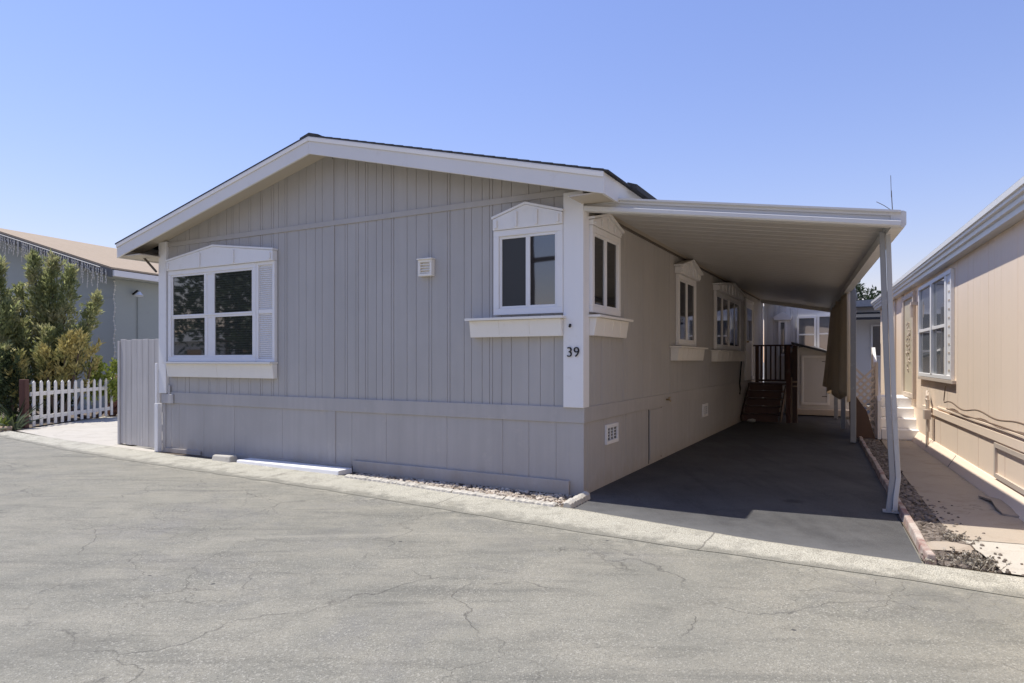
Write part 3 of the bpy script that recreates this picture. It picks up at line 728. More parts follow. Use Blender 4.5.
# ================================================================ right neighbour
RX = Vector((.4, .916, 0)); RROT = math.atan2(.916, .4)
RN = thing('tan_house', 'tan mobile home along the brown walkway with white framed window', 'mobile home', (4.923, 6.346, 0), RROT)
def P(u, d, z): return (u, d, z)
RL = 12.4
siding(P, -5, RL, .62, lambda u: 2.98, grooves(-5, RL, 21, .2, .6), .006, .008).build('wall', M['tan'], RN)
MB().box(-5, -7, 0, RL, -.02, 2.94).build('wall', M['tan'], RN)
siding(P, -5, RL, .1, lambda u: .62, [-4,-2.8,-1.6,-.45,.62,1.75,2.9,4.1,5.3], .012, .02, .006).build('skirting', M['tan'], RN)
m = MB(); o_ = [(.006,.0),(.13,.0),(.11,.05),(.02,.20),(.006,.20)]
m.prism([(-5,y,z) for y, z in o_], [(6.3,y,z) for y, z in o_]); m.build('footing', M['tan'], RN)
MB().prism([(2.885,.131,.0),(2.885,.111,.05),(2.885,.021,.2),(2.885,.023,.203),(2.885,.114,.053),(2.885,.134,.0)], [(2.893,.131,.0),(2.893,.111,.05),(2.893,.021,.2),(2.893,.023,.203),(2.893,.114,.053),(2.893,.134,.0)]).build('footing_joint', M['pipe'], RN)
b = MB(); b.box(-5, .0, .62, 5.6, .028, .72); b.box(-5, .0, .745, 4.3, .018, .775); b.build('band_board', M['tan'], RN, bevel=.003)
# eave: fascia and ribbed gutter
gp2 = [(0,2.86),(.12,2.86),(.12,2.92),(.15,2.93),(.15,2.98),(.18,2.99),(.18,3.02),(.20,3.03),(.20,3.09),(.17,3.10),(0,3.10)]
m = MB(); m.prism([(-5.3,y,z) for y, z in gp2], [(RL+.3,y,z) for y, z in gp2]); m.build('gutter', M['alum'], RN)
m = MB(); o_ = [(.17,3.12),(-3.5,3.95),(-7.2,3.1),(-7.2,3.0),(-3.5,3.85),(.17,3.102)]
m.prism([(-5.3,y,z) for y, z in o_], [(RL+.3,y,z) for y, z in o_]); m.build('roof', M['greyroof'], RN)
# window
m = MB(P); frame_bars(m, 3.1, 1.22, 5.85, 2.78, .002, .05, .06)
RW = m.build('window', M['white'], RN, bevel=.004)
m = MB(P); m.box(4.55, .002, 1.281, 4.65, .06, 2.719); m.box(3.55, .002, 1.98, 4.549, .045, 2.03); m.box(4.651, .002, 1.98, 5.789, .045, 2.03); m.box(3.45, .002, 1.281, 3.549, .05, 2.719); m.build('frame_bar', M['white'], RW, bevel=.003)
for u0, u1 in ((3.55, 4.549), (4.651, 5.789)):
    for z0, z1 in ((1.281, 1.979), (2.031, 2.719)): MB(P).box(u0, .003, z0, u1, .02, z1).build('pane', M['palegl'], RW)
MB(P).box(3.16, .003, 1.281, 3.449, .03, 2.719).build('shutter', M['white'], RW)
SHT = [c for c in RW.children if c.name.startswith('shutter')][0]
m = MB(P)
for k in range(11): m.box(3.26, .031, 1.34+k*.125, 3.36, .036, 1.365+k*.125)
m.build('slot', M['tandark'], SHT)
MB(P).box(3.0, .0, 1.165, 5.9, .05, 1.215).build('window_sill', M['tandark'], RW, bevel=.004)
# security door and porch light
m = MB(P); frame_bars(m, 6.42, .78, 7.75, 2.78, .002, .06, .09); DR = m.build('door', M['tandark'], RN, bevel=.004)
MB(P).box(6.511, .003, .871, 7.659, .03, 2.689).build('screen_panel', M['doorp'], DR)
sc = MB(P)
r_ = random.Random(5)
for k in range(60):
    u = 7.085 + r_.uniform(-.42, .42); z = 1.78 + r_.uniform(-.45, .45); a_ = r_.random()*6.28
    if (u-7.085)**2*3 + (z-1.78)**2 > .22: continue
    sc.tube([(u,.035,z),(u+.05*math.cos(a_),.055,z+.05*math.sin(a_)),(u+.10*math.cos(a_+.8),.036,z+.10*math.sin(a_+.8))], .014, 5, r1=.004)
sc.build('scrollwork', M['tandark'], DR)
b = MB(P); b.box(6.16, .0, 2.50, 6.28, .12, 2.56); b.tube([(6.22,.09,2.5),(6.22,.09,2.28)], .05, 8, r1=.035); b.build('porch_light', M['tandark'], RN)
# wall pilaster strips beyond the door
for u in (8.0, 9.2, 10.6): MB(P).box(u, .001, .74, u+.14, .03, 2.85).build('batten', M['tandark'], RN)
# meter pipe, taps and cable
b = MB(P); b.tube([(4.75,.08,.05),(4.75,.08,.92),(4.95,.05,.98)], .022, 8); b.tube([(4.60,.09,.35),(4.60,.09,.86),(4.75,.09,.86)], .022, 8); b.box(4.53,.06,.55,4.67,.15,.70)
b.build('pipework', M['tandark'], RN)
cb = MB(P); pts = []
for k in range(60):
    u = 3.55 - k*.14
    pts.append((u, .045, .88 + .035*math.sin(k*.55)*math.exp(-k*.03) + (.0 if k < 45 else -.01)))
cb.tube(pts, .009, 6); cb.tube([(3.55,.045,.88),(3.6,.045,.91),(3.58,.03,1.12)], .008, 5); cb.build('cable', M['hose'], RN)
cb = MB(P); cb.tube([(u, .045, .797+.004*math.sin(u*2.1)) for u in [3.4-.2*k for k in range(42)]], .009, 6); cb.build('cable', M['hose'], RN)
b = MB(P); frame_bars(b, -.2, .22, .95, .60, .008, .03, .05); b.build('hatch', M['tandark'], RN)

# white steps up to its door
WS = thing('white_steps', 'white painted steps rising to the tan house door', 'steps', (6.80, 12.15, 0), math.atan2(-.4, .916))
for k in range(4):
    MB().box(.0, k*.30, .05 if k == 0 else .05+k*.18-.0, 1.0, k*.30+.32 if k < 3 else 2.1, .05+(k+1)*.18-.002).build('step', M['white'], WS, bevel=.012)
    if k: MB().box(.0, k*.30+.001, .03, 1.0, 2.0, .05+k*.18-.004).build('riser', M['white'], WS)
MB().box(.02, .02, .02, .98, .3, .048).build('riser', M['white'], WS)
a = [(-.06,.0,.04),(-.06,1.2,.04),(-.06,1.2,1.75),(-.06,1.05,1.75),(-.06,.0,.75)]
MB().prism(a, [(-.005, p[1], p[2]) for p in a]).build('side_guard', M['white'], WS)
# lattice panel by the steps
LT = thing('lattice_panel', 'worn pale lattice fence panel beside the white steps', 'fence panel', (6.36, 12.35, 0), R(-12))
MB().box(0, 0, .05, .05, .05, 1.46).build('post', M['tandark'], LT); MB().box(.40, 0, .05, .45, .05, 1.46).build('post', M['tandark'], LT)
lt = MB()
for k in range(-3, 12):
    z = .1+k*.13
    for sgn in (1, -1):
        p0, p1 = (.05, z if sgn > 0 else z+.35), (.40, z+.35 if sgn > 0 else z)
        if min(p0[1], p1[1]) < .06 or max(p0[1], p1[1]) > 1.44: continue
        y = .018 if sgn > 0 else .030
        lt.hexa([(p0[0],y,p0[1]-.025),(p1[0],y,p1[1]-.025),(p1[0],y+.01,p1[1]-.025),(p0[0],y+.01,p0[1]-.025)], [(p0[0],y,p0[1]+.025),(p1[0],y,p1[1]+.025),(p1[0],y+.01,p1[1]+.025),(p0[0],y+.01,p0[1]+.025)])
lt.build('lattice', M['tandark'], LT)
bp = MB(); bp.poly([(0,-.02,.05),(.42,-.02,.05),(.28,-.02,.55),(.08,-.02,.85),(-.03,-.02,.84)]); tag(bp.build('brown_tarp', M['brown'], solid=.02), None, None)
bt = [o for o in bpy.data.objects if o.name == 'brown_tarp'][0]
bt.location = (6.30, 12.3, 0); bt.rotation_euler = (0,0,R(-12)); tag(bt, 'dark brown torn board leaning on the lattice panel', 'board')

# house further back
RB = thing('white_house', 'white house far behind the tan house with a small dark awning', 'house', (9.2, 23.8, 0), math.atan2(-.4, .916))
MB().box(0, 0, 0, 8, 7, 3.3).build('wall', M['rearwall'], RB)
m = MB(); o_ = [(-.4,3.3),(8.4,3.3),(8.4,3.4),(4,3.55),(-.4,3.4)]; m.prism([(x,-.4,z) for x, z in o_], [(x,7.3,z) for x, z in o_]); m.build('roof', M['greyroof'], RB)
a = [(2.5,-1.1,2.82),(4.2,-1.1,2.82),(4.2,0,3.05),(2.5,0,3.05)]; MB().hexa(a, [(p[0],p[1],p[2]+.08) for p in a]).build('awning', M['shingle'], RB)
m = MB(F); frame_bars(m, 3.3, 1.6, 3.75, 2.7, .002, .05, .05); w = m.build('window', M['white'], RB); MB(F).box(3.35, .003, 1.65, 3.7, .02, 2.65).build('pane', M['glass'], w)

# ================================================================ left neighbour
LN = thing('blue_grey_house', 'blue grey house with tan shingle roof behind the tall shrubs', 'house', (-11.73, 19.5, 0), R(-19.8))
EZ, HALF, SLN = 4.12, 5.3, .285
lr = lambda x: EZ + SLN*(min(x+.4, -HALF*2-x+.4+.0) if False else 0) - SLN*(x-.4) if x > -HALF else EZ + SLN*(HALF+.4) - SLN*(-HALF-x)
m = MB()
o_ = [(0,0),(0,lr(0)-.1),(-HALF,lr(-HALF)-.1),(-2*HALF,lr(-2*HALF)-.1),(-2*HALF,0)]
m.prism([(x,0,z) for x, z in o_], [(x,12,z) for x, z in o_]); m.build('wall', M['blueg'], LN)
for z in (3.35,): MB(F).box(-10.6, 0, z, -.01, .015, z+.06).build('trim_board', M['blueg'], LN)
for u in (-.09, -3.05, -6.1): MB(F).box(u, .001, 0, u+.08, .02, 3.34).build('batten', M['blueg'], LN)
RL_ = MB()
for x0, x1 in ((-2*HALF-.4, -HALF), (-HALF, .4)):
    a = [(x0,-.45,lr(x0)),(x1,-.45,lr(x1)),(x1,-.45,lr(x1)+.05),(x0,-.45,lr(x0)+.05)]
    RL_.prism(a, [(p[0], 12.4, p[2]) for p in a])
RL_.build('roof', M['tanroof'], LN)
for x0, x1 in ((-2*HALF-.4, -HALF), (-HALF, .4)):
    a = [(x0,-.44,lr(x0)-.24),(x1,-.44,lr(x1)-.24),(x1,-.44,lr(x1)-.003),(x0,-.44,lr(x0)-.003)]
    MB().prism(a, [(p[0], p[1]+.04, p[2]) for p in a]).build('fascia', M['purple'], LN)
b = MB(); b.box(.32, -.40, lr(.4)-.20, .46, 12.4, lr(.4)-.03); b.build('gutter', M['white'], LN)
MB().box(.0, -.38, lr(.4)-.23, .33, 12.3, lr(.4)-.205).build('soffit', M['blueg'], LN)
b = MB(); b.tube([(.0,.6,3.50),(.18,.6,3.60),(.26,.6,3.54)], .03, 6); SCN = b.build('wall_lamp', M['black'], LN)
b = MB(); b.tube([(.26,.6,3.56),(.28,.58,3.44)], .04, 10, r1=.12); b.build('lamp_shade', M['bulbw'], SCN)
MB().tube([(.03,.75,3.5),(.03,.75,.6)], .015, 6).build('conduit', M['blueg'], LN)
b = MB(); b.tube([(-2.0,7.0,lr(-2.0)),(-2.0,7.0,lr(-2.0)+.75)], .10, 10); b.tube([(-2.0,7.0,lr(-2.0)+.75),(-2.0,7.0,lr(-2.0)+.95)], .2, 10); b.build('roof_vent', M['alum'], LN)
# icicle lights along the rake
IC = thing('icicle_lights', 'string of white icicle lights hanging along the blue grey house roof edge', 'string lights', (-11.73, 19.5, 0), R(-19.8))
MB().tube([(x, -.47, lr(x)-.05) for x in [-8+.4*k for k in range(21)]], .012, 5).build('cord', M['wire'], IC)
r_ = random.Random(8)
for k in range(88):
    x = -7.6 + 7.9*k/88 + r_.uniform(-.03, .03); L_ = r_.choice([.25,.42,.6,.5,.33,.72]); z = lr(x)-.06
    pts = [(x+r_.uniform(-.02,.02), -.475-.01*r_.random(), z-L_*t/4) for t in range(5)]
    b = MB(); b.tube(pts, .009, 4)
    for t in range(int(L_/.075)):
        p = (x+r_.uniform(-.03,.03), -.48, z-.05-t*.075); b.tube([p, (p[0]+r_.uniform(-.02,.02), p[1], p[2]-.045)],  .016, 5, r1=.006)
    b.build('light_strand', M['wire'], IC)
b = MB(); pts = [(.05+.03*math.sin(k*1.3), -.06, lr(.4)-.3-k*.13) for k in range(26)]; b.tube(pts, .012, 4)
for p in pts: b.rock(p, .035)
b.build('light_strand', M['wire'], IC)

# ================================================================ left yard
# gate panel of grey boards
GT = thing('board_gate', 'weathered grey board gate between the grey home and the side yard', 'gate', W(-8.74, .16, .03), TH+R(-5))
r_ = random.Random(2); x = 0
for k in range(7):
    w = .178; MB().box(x, 0, .01+.01*r_.random(), x+w, .022, 1.81+.02*r_.random()).build('board', M['gate'], GT, bevel=.004); x += w+.006
MB().box(0, .023, .3, 1.30, .06, .4).build('rail', M['gate'], GT); MB().box(0, .023, 1.4, 1.24, .06, 1.5).build('rail', M['gate'], GT)
MB().box(-.07, -.02, 0, -.004, .05, 1.80).build('post', M['gate'], GT, bevel=.004)
WP = MB(); WP.box(-7.425, -.08, .02, -7.335, -.002, .80); WP.box(-7.42, -.075, .80, -7.365, -.055, 1.45)
for i, v in enumerate(WP.v): WP.v[i] = W(*v)
tag(WP.build('fence_post', M['white'], bevel=.006), 'white painted timber post beside the grey board gate', 'post')

# picket fence
FA, FB = Vector((-10.61, 14.56, .0)), Vector((-10.28, 17.0, .06))
dF = FB-FA; LF = dF.to_2d().length
PF = thing('picket_fence', 'low white picket fence in front of the tall shrubs', 'fence', FA, math.atan2(dF.y, dF.x))
for k in range(13):
    u = .06 + (LF-.12)*k/12; zb = .06*u/LF+.03
    h = .95 + (.02*r_.random()) - .0*k
    o_ = [(u-.036,zb),(u+.036,zb),(u+.036,h+.03),(u,h+.075),(u-.036,h+.03)]
    MB().prism([(a, -.022, z) for a, z in o_], [(a, -.002, z) for a, z in o_]).build('picket', M['cream'], PF)
for z in (.17, .70): 
    MB().hexa([(0,0,z),(LF,0,z+.05),(LF,.035,z+.05),(0,.035,z)], [(0,0,z+.085),(LF,0,z+.135),(LF,.035,z+.135),(0,.035,z+.085)]).build('rail', M['cream'], PF)
tag((lambda o: o)(MB().box(-10.61, 14.20, 0, -10.48, 14.33, 1.08).build('wooden_post', M['redbrown'], bevel=.01)), 'thick red brown timber post at the left end of the white picket fence', 'post')
SW = MB(); r_ = random.Random(4)
for k in range(90):
    SW.rock((-10.42+r_.uniform(-.16,.2), 17.55+r_.uniform(-.3,.5), .08+1.02*(k/90)), r_.uniform(.09,.17), (1,1,.8), r_)
tag(SW.build('stone_pillar', M['lava']), 'rough red stone pillar past the right end of the white picket fence', 'pillar')

def leaf(m, c, dirv, L, wd, rnd):
    d = Vector(dirv).normalized(); s = d.cross(Vector((rnd.uniform(-1,1), rnd.uniform(-1,1), rnd.uniform(-.4,1)))).normalized()*wd*.5
    c = Vector(c); q = c + d*L
    m.add([tuple(c-s*.35), tuple(c+d*L*.45-s), tuple(q), tuple(c+d*L*.45+s)], [(0,1,2,3)])
def plume(m, p0, p1, r, n, rnd, L=.13, wd=.045):
    p0, p1 = Vector(p0), Vector(p1); ax = (p1-p0); h = ax.length; ax.normalize()
    sx = ax.cross(Vector((.3,.9,.1))).normalized(); sy = ax.cross(sx)
    per = 32; nt = max(4, int(n*2.3/per)); ph = rnd.random()*10
    for k in range(nt):
        t = ((k+rnd.random())/nt)**.9; a = k*2.399+rnd.uniform(-.5,.5)
        prof = (math.sin(min(1, t*1.25+.15)*math.pi*.5) if t < .65 else 1)*max(0, 1-t**2.4)**.7
        lump = .75 + .7*noise.noise(Vector((t*h*2.0+ph, math.cos(a)*1.2, math.sin(a)*1.2)))
        rad = max(.03, r*prof*lump)*rnd.uniform(.55, 1.05)
        o = sx*math.cos(a) + sy*math.sin(a)
        root = p0 + ax*(t*h*.97) + o*rad*.35
        d = (o*rnd.uniform(.45,1.0)*(1-.6*t) + ax*rnd.uniform(.8,1.3) + Vector((rnd.uniform(-.25,.25), rnd.uniform(-.25,.25), .25))).normalized()
        ln = (rad*1.0+.17)*rnd.uniform(.6, 1.55); tr_ = rnd.uniform(.055,.10)*(.7+r)
        for q in range(per):
            u = rnd.random()**.8; w = rnd.random()*6.283; rr = tr_*(1-u*.85)*rnd.random()**.5
            e1 = d.cross(Vector((.2,.5,.9))).normalized(); e2 = d.cross(e1); oo = e1*math.cos(w)+e2*math.sin(w)
            leaf(m, root + d*(u*ln) + oo*rr, d*rnd.uniform(.6,1.2) + oo*rnd.uniform(.2,.9), L*rnd.uniform(.5,1.0), wd*rnd.uniform(.5,1.1), rnd)
def shrub(name, label, cat, base, plumes, mat, seed, L=.13, wd=.045, group=None, stems=True):
    rnd = random.Random(seed)
    t = thing(name, label, cat, base, 0, group)
    m = MB()
    for p0, p1, r, n in plumes: plume(m, p0, p1, r, n, rnd, L, wd)
    m.build('foliage', mat, t, recalc=False)
    if stems:
        s = MB()
        for p0, p1, r, n in plumes:
            q = Vector(p0).lerp(Vector(p1), .8)
            s.tube([(0,0,0), tuple(Vector(p0)*.6), tuple(Vector(p0).lerp(Vector(p1), .3)), tuple(q)], .06, 6, r1=.012)
        s.build('stem', M['bark'], t)
    return t
shrub('juniper', 'tall twisting juniper behind the white picket fence', 'shrub', (-11.75, 16.6, 0), [
    ((0,.0,.5),(.05,.0,3.6),.60,2000), ((-.1,.1,1.5),(-.30,.0,4.1),.42,1000), ((.2,0,1.8),(.28,-.1,4.0),.36,800), ((.25,0,.6),(.72,-.1,3.75),.42,1100), ((.5,0,.8),(1.38,-.1,3.05),.32,800), ((.4,-.2,.4),(1.05,-.3,2.2),.45,800), ((-.3,.1,1.0),(-.75,.1,3.3),.36,700),
    ((-.5,-.2,.3),(-.75,-.3,3.05),.42,1000), ((.3,-.4,.2),(.45,-.5,2.2),.5,900), ((-.2,-.4,.2),(-.3,-.5,2.4),.5,900)], M['juniper'], 11, .15, .05)
shrub('juniper', 'broad juniper at the far left edge behind the road', 'shrub', (-13.1, 16.0, 0), [
    ((.3,0,.4),(.65,0,3.85),.55,1700), ((-.3,0,.4),(-.2,0,4.1),.6,1300), ((.75,-.2,.3),(1.0,-.2,2.8),.5,1100), ((.2,-.5,.2),(.4,-.6,2.3),.6,1100), ((.9,-.5,.1),(1.2,-.6,1.7),.5,800)], M['juniper'], 12, .15, .05)
shrub('dark_shrub', 'dark low shrub filling the ground under the junipers', 'shrub', (-11.6, 15.6, 0), [
    ((-.9,-.2,0),(-1.0,-.3,1.6),.6,900), ((-.1,-.1,0),(-.1,-.3,1.5),.6,900), ((.5,.6,0),(.55,.6,1.5),.5,800), ((-1.6,-.6,0),(-1.7,-.8,1.2),.6,700)], M['darkleaf'], 13, .12, .05)
shrub('yellow_bush', 'yellowing straggly bush over the white picket fence', 'shrub', (-10.88, 15.95, 0), [
    ((0,0,.7),(.12,.0,1.95),.32,300), ((.2,.1,.9),(.42,.1,2.1),.24,180), ((-.3,0,.5),(-.3,-.1,1.7),.3,240), ((.35,.3,.6),(.6,.3,1.75),.22,120), ((-.7,-.4,.3),(-.7,-.5,1.5),.3,200)], M['yellow'], 14, .19, .055)
shrub('lime_bush', 'bright lime green bush at the right end of the picket fence', 'shrub', (-10.62, 16.75, 0), [
    ((0,0,.3),(.05,0,1.38),.34,380), ((.3,.2,.3),(.38,.2,1.3),.3,300), ((-.5,-.3,.2),(-.5,-.3,1.1),.3,220)], M['lime'], 15, .12, .07)
# low plants at the street corner
def aloe(base, n, L, seed, mat, label, group=None):
    rnd = random.Random(seed); t = thing('succulent', label, 'plant', base, 0, group); m = MB()
    for k in range(n):
        a = rnd.random()*6.283; e = rnd.uniform(.3, 1.3); l = L*rnd.uniform(.6, 1.1)
        d = Vector((math.cos(a)*math.cos(e), math.sin(a)*math.cos(e), math.sin(e)))
        p1 = d*l*.55; p2 = d*l + Vector((d.x*.12, d.y*.12, -.10*l))
        m.tube([(d.x*.03,d.y*.03,0), tuple(p1), tuple(p2)], .028, 5, r1=.003)
    m.build('leaves', mat, t); return t
aloe((-10.50, 13.92, 0), 26, .55, 1, M['sage'], 'grey green spiky succulent left of the brown post')
aloe((-10.72, 13.86, 0), 22, .45, 2, M['lime'], 'yellow green spiky succulent at the left edge by the road')
aloe((-10.72, 14.25, 0), 20, .8, 3, M['darkleaf'], 'taller dark spiky succulent behind the brown post')
lg = MB(); lg.tube([(-10.95,13.70,.06),(-10.6,13.66,.07),(-10.42,13.75,.07)], .055, 8); tag(lg.build('log', M['rawwood'], smooth=True), 'short pale log lying on the dirt left of the brown post', 'log')
r_ = random.Random(77)
st_ = MB()
for k in range(140): st_.rock((-10.75+r_.uniform(-1.2,.4), 13.78+r_.uniform(-.25,.6), .015), r_.uniform(.02,.07), (1,1,.6), r_)
tag(st_.build('bark_mulch', M['gravel']), 'brown mulch and stones around the succulents', 'mulch', kind='stuff')
sheet('yard_soil', M['dirt'], [(-10.9,.1),(-13.0,.45),(-20,2.2),(-22,14),(-15.2,4.0),(-13.6,1.2),(-13.05,.74),(-12.85,.44)], .030)

# ================================================================ small things along the house front
def edging(p, q, label, h=.046, w=.12, group='white edging along the gravel strip', seed=0):
    P0, Q0 = W(*p, 0), W(*q, 0); d = Q0-P0; L_ = d.length
    t = MB(); rn = random.Random(seed); n = max(3, int(L_/.075)); vs = []; fs = []
    for i in range(n*4+1):
        s = L_*i/(n*4); sc_ = abs(math.sin(math.pi*i/4))
        hh = h*(.8+.25*sc_) + .008*rn.uniform(-1,1); ww = w*(.42+.10*sc_)
        vs += [(s,-ww,-.005),(s,-ww*.85,hh*.75),(s,-ww*.3,hh),(s,ww*.3,hh),(s,ww*.85,hh*.75),(s,ww,-.005)]
    for i in range(n*4):
        for k in range(5): fs.append((6*i+k, 6*i+k+1, 6*i+k+7, 6*i+k+6))
    fs += [tuple(range(6)), tuple(range(6*n*4, 6*n*4+6))]
    t.add(vs, fs); o = t.build('edging_stone', M['stone'], smooth=False)
    o.location = (P0.x, P0.y, .02); o.rotation_euler = (0,0,math.atan2(d.y, d.x)); tag(o, label, 'edging', group); return o
EP = [(-3.02,-.40),(-2.16,-.46),(-1.30,-.565),(-.62,-.615),(.0,-.665)]
EL = ['white scalloped edging piece touching the long white kerb board', 'white scalloped edging piece second from the long white kerb board', 'white scalloped edging piece third from the long white kerb board', 'white scalloped edging piece nearest the home corner along the gravel']
for i in range(4): edging(EP[i], (EP[i+1][0]-.015, EP[i+1][1]), EL[i], seed=i)
edging((.10,-.66), (.085,-.10), 'bright white edging piece turned towards the home corner beside the driveway', .075, .10, seed=9)
b = MB(); b.hexa([(0,0,0),(2.0,0,0),(2.0,.26,0),(0,.26,0)], [(0,.01,.055),(2.0,.01,.07),(2.0,.25,.07),(0,.25,.055)])
o = b.build('kerb_board', M['white'], bevel=.01); o.location = W(-5.20,-.30,.02); o.rotation_euler = (0,0,TH+R(-2.0)); tag(o, 'long white painted concrete kerb board against the grey skirting', 'kerb board')
b = MB(); b.hexa([(0,0,0),(.44,.0,0),(.44,.16,0),(0,.16,0)], [(.02,.02,.10),(.42,.02,.11),(.42,.14,.11),(.02,.14,.10)])
o = b.build('concrete_block', M['stone'], bevel=.02); o.location = W(-5.74,-.31,.012); o.rotation_euler = (0,0,TH+R(-3)); tag(o, 'short rough white concrete block left of the long kerb board', 'block')
r_ = random.Random(31); gv = MB()
for k in range(900):
    x = r_.uniform(-3.1, .02); y = r_.uniform(interp([(-3.1,-.36),(.1,-.60)], x), -.06)
    gv.rock(W(x, y, .018), r_.uniform(.012,.03), (1,1,.7), r_)
tag(gv.build('gravel', M['palegravel']), 'pale gravel between the grey home and the white edging', 'gravel', kind='stuff')
# kerb between driveway and bed
kb = MB(); ys = [-1.02+.25*k for k in range(36)]
rn = random.Random(6)
for i in range(len(ys)-1):
    y0, y1 = ys[i], ys[i+1]-.004
    for_ = 0
x_ = lambda y: curbx(y)
vs = []; fs = []
for i, y in enumerate(ys):
    h = .085 + .01*rn.uniform(-1,1); j = .008*rn.uniform(-1,1); x = x_(y)+j
    for dx, z in ((-.0,.01),(.010,h),(.062,h),(.072,.01)): vs.append(tuple(W(x+dx, y, z)))
for i in range(len(ys)-1):
    for k in range(3): fs.append((4*i+k, 4*i+k+1, 4*i+k+5, 4*i+k+4))
fs += [(0,1,2,3), tuple(4*(len(ys)-1)+k for k in range(4))]
kb.add(vs, fs); tag(kb.build('driveway_kerb', M['redkerb'], bevel=.01), 'narrow kerb with worn red paint between driveway and planting bed', 'kerb')
gv = MB()
for k in range(2600):
    y = -1.0 + 8.3*r_.random()**1.5; xl = curbx(y)+.08; xr = interp([(-1.05,3.50),(-.5,3.45),(.1,3.32),(2.9,3.12),(7.6,2.86)], y)
    x = r_.uniform(xl, xr) + r_.gauss(0, .015)
    gv.rock(W(x, y, .022), r_.uniform(.012,.038)*(1.2 if r_.random() < .1 else 1), (1,1,.7), r_)
for k in range(60):
    y = r_.uniform(-1.1, 1.5); x = interp([(-1.05,3.52),(-.5,3.45),(.1,3.34),(2.9,3.13)], y) + abs(r_.gauss(0, .12))
    gv.rock(W(x, y, .036), r_.uniform(.008,.02), (1,1,.7), r_)
tag(gv.build('gravel', M['gravel']), 'brown gravel in the bed between kerb and walkway', 'gravel', kind='stuff')
tag(MB().rock(tuple(W(3.30,-.55,.03)), .17, (1,1.3,.3), r_).build('rock', M['walk']), 'flat dusty rock at the street end of the planting bed', 'rock')
def weed(base, seed, label, n=70, h=.16):
    rnd = random.Random(seed); t = thing('dry_weed', label, 'plant', base); m = MB()
    for k in range(n):
        a = rnd.random()*6.283; rr = .12*rnd.random()**.6; p = Vector((rr*math.cos(a), rr*math.sin(a), 0)); hh = h*rnd.uniform(.4,1)
        tip = p + Vector((rnd.uniform(-.06,.06), rnd.uniform(-.06,.06), hh)); m.tube([tuple(p), tuple(tip)], .003, 4, r1=.001)
        for q in range(5): leaf(m, p.lerp(tip, rnd.uniform(.3,1)), (rnd.uniform(-1,1), rnd.uniform(-1,1), rnd.uniform(-.2,.8)), .026, .014, rnd)
    m.build('stalks', M['dry'], t, recalc=False)
weed(W(3.36,-.92,.02), 1, 'dry grey weed at the street end of the planting bed', 40, .10)
weed(W(3.44,-.97,.03), 2, 'dry grey weed spilling onto the pale walkway apron', 40, .08)
weed(W(3.36,-.20,.03), 3, 'small dry weed on the edge of the brown walkway', 25, .07)
weed(W(3.20,-.98,.02), 4, 'small dry weed against the tip of the red kerb', 24, .07)
# bent scrap board on the walkway
b = MB(); pth = [(4.30,7.40,.09),(4.62,7.12,.075),(4.86,6.85,.06),(4.92,6.55,.05),(4.86,6.35,.045)]
pth = [(4.98,7.02,.06),(4.96,6.72,.075),(4.80,6.42,.07),(4.70,6.22,.055),(4.78,6.05,.05)]
vs = []; fs = []
for i, p in enumerate(pth):
    p = Vector(p); d = (Vector(pth[min(i+1,4)])-Vector(pth[max(i-1,0)])).normalized(); s = Vector((d.y,-d.x,0))*[.02,.07,.08,.075,.03][i]
    vs += [tuple(p-s-Vector((0,0,.018))), tuple(p+s-Vector((0,0,.018))), tuple(p+s), tuple(p-s)]
for i in range(4):
    for k in range(4): fs.append((4*i+k, 4*i+(k+1) % 4, 4*i+4+(k+1) % 4, 4*i+4+k))
fs += [(3,2,1,0), (16,17,18,19)]
b.add(vs, fs); tag(b.build('wood_scrap', M['greywood']), 'bent splintered piece of wood lying on the brown walkway', 'scrap wood')

# ================================================================ trees
def tree(base, h, r, seed, label, name='pine_tree', mat=None, n=1500, clumps=26, group=None, leafL=.35, trunk=.22, bare=.25):
    rnd = random.Random(seed); t = thing(name, label, 'tree', base, 0, group)
    tr = MB(); tr.tube([(0,0,-.05),(.05*r,0,h*.35),(-.03*r,.03*r,h*.7),(0,0,h*.97)], trunk, 8, r1=.03)
    m = MB()
    for k in range(clumps):
        z = h*(bare+(1-bare)*(k+.5)/clumps); f = 1-((z/h-bare)/(1-bare))**1.6
        a = k*2.4+rnd.uniform(-.4,.4); rr = r*(f*.75+.08)*rnd.uniform(.55,1.1)
        c = Vector((rr*math.cos(a), rr*math.sin(a), z+rnd.uniform(-.2,.3)))
        tr.tube([(0,0,z-.12*rr), tuple(c)], .05, 5, r1=.012)
        s_ = r*rnd.uniform(.24,.42)
        for q in range(int(n/clumps)):
            d = Vector((rnd.gauss(0,1), rnd.gauss(0,1), rnd.gauss(0,.7)))
            d = d.normalized()*rnd.random()**.4
            leaf(m, c+d*s_, d+Vector((0,0,.25)), leafL*rnd.uniform(.5,1.2), leafL*.35, rnd)
    tr.build('trunk', M['bark'], t); m.build('crown', mat or M['pine'], t, recalc=False)
    return t
tree((23.5, 45.5, 0), 6.5, 1.6, 41, 'distant dark tree seen between the awning edge and the post', n=3000, leafL=.28)
tree((25.6, 46.5, 0), 6.0, 1.5, 42, 'distant low dark tree left of the tan house roof', n=3000, leafL=.28)
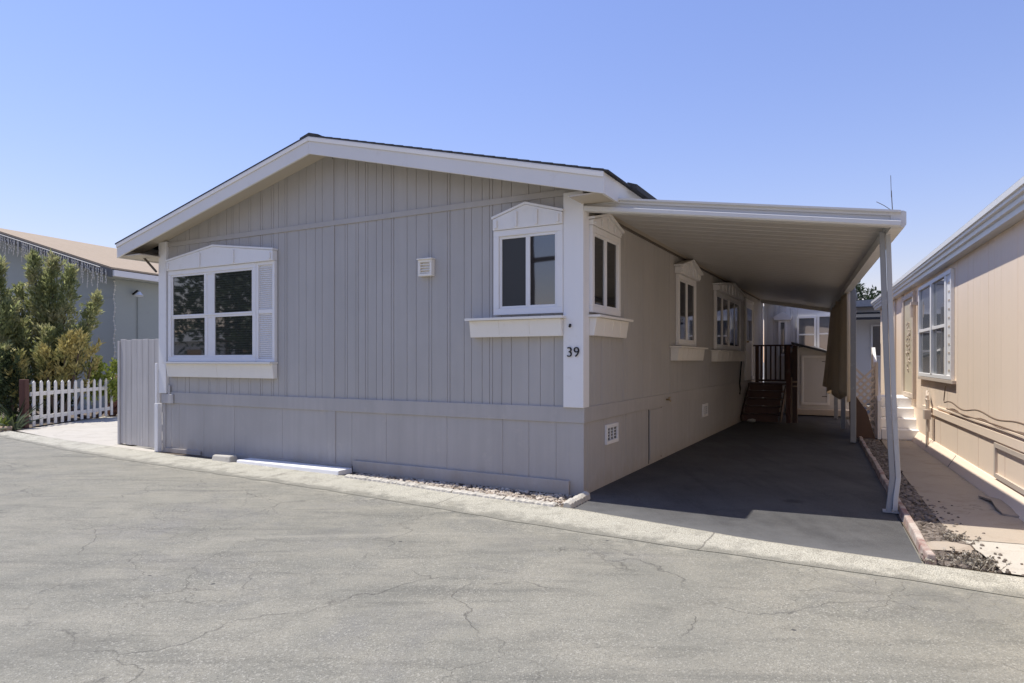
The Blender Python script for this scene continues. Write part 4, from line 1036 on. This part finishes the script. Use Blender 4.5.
# across the street, seen in the panes
tree(W(-24,-15,0), 9, 3.2, 43, 'tall pine across the street reflected in the left window', n=2600, leafL=.5)
tree(W(-19,-13.5,0), 7, 2.8, 44, 'middle pine across the street reflected in the left window', n=2600, leafL=.5)
tree(W(-30,-19,0), 10, 3.6, 45, 'farthest pine across the street reflected in the left window', n=2600, leafL=.5)
tree(W(-13,-16,0), 4.2, 2.4, 46, 'low bushy tree across the street reflected in the corner window', n=2200, leafL=.4, bare=.1)
tree(W(-10.0,-17,0), 3.3, 2.2, 47, 'smallest tree across the street reflected in the corner window', n=1800, leafL=.4, bare=.1)
ah = thing('added_reflection_house', 'long pale home added across the street to hide low sky in the left window', 'house', W(-48,-34,0), TH)  # added home, out of view, covers the low orange sky reflected in the panes
MB().box(0, 0, 0, 42, 7, 3.0).build('wall', M['rearwall'], ah)
o_ = [(-.4,2.95),(7.4,2.95),(3.5,4.2)]; MB().prism([(-.4,y,z) for y, z in o_], [(42.4,y,z) for y, z in o_]).build('roof', M['greyroof'], ah)
for k in range(6): MB().box(3+k*6.5, 7.0, 1.1, 4.8+k*6.5, 7.04, 2.3).build('window', M['glass'], ah)
up = thing('utility_pole', 'wooden utility pole across the street reflected in the corner window', 'utility pole', W(-8.2,-15,0), TH+R(8))
MB().tube([(0,0,0),(0,0,9)], .14, 10, r1=.1).build('pole', M['bark'], up)
MB().box(-1.4,-.06,5.05,1.4,.06,5.2).build('crossarm', M['bark'], up)

# ================================================================ light, sky, camera
SUN_EL = R(69); SA_ = TH + R(8); hx, hy = -math.cos(SA_), -math.sin(SA_)
wd_ = bpy.data.worlds.new('World'); scn.world = wd_; wd_.use_nodes = True
nt = wd_.node_tree; sky = nt.nodes.new('ShaderNodeTexSky'); sky.sky_type = 'NISHITA'; sky.sun_disc = False
sky.sun_elevation = SUN_EL; sky.sun_rotation = math.atan2(hx, hy); sky.air_density = 1.8; sky.dust_density = 0; sky.ozone_density = 5; sky.altitude = 200
tint = nt.nodes.new('ShaderNodeMix'); tint.data_type = 'RGBA'; tint.blend_type = 'MULTIPLY'; tint.inputs[0].default_value = 1; tint.inputs[7].default_value = (.98, .85, 1.12, 1)
nt.links.new(sky.outputs[0], tint.inputs[6]); nt.links.new(tint.outputs[2], nt.nodes['Background'].inputs[0]); nt.nodes['Background'].inputs[1].default_value = .083
sl = bpy.data.lights.new('sun', 'SUN'); sl.energy = 3.3; sl.angle = R(.5); sl.color = (1, .96, .89)
so_ = bpy.data.objects.new('sun', sl); col.objects.link(so_)
so_.rotation_euler = Vector((-hx*math.cos(SUN_EL), -hy*math.cos(SUN_EL), -math.sin(SUN_EL))).to_track_quat('-Z', 'Y').to_euler()
so_.location = (-10, 5, 20)
cam = bpy.data.cameras.new('camera'); co = bpy.data.objects.new('camera', cam); col.objects.link(co)
co.location = (0, 0, 1.5); co.rotation_euler = (R(90), 0, 0)
cam.sensor_width = 36; cam.lens = 36*660/1024; cam.shift_y = (360-341.5)/1024; cam.clip_end = 1500; cam.clip_start = .05
scn.camera = co
scn.view_settings.view_transform = 'Standard'; scn.view_settings.look = 'None'; scn.view_settings.gamma = 1; scn.view_settings.exposure = .80
scn.cycles.max_bounces = 12; scn.cycles.diffuse_bounces = 8
scn.cycles.use_denoising = True
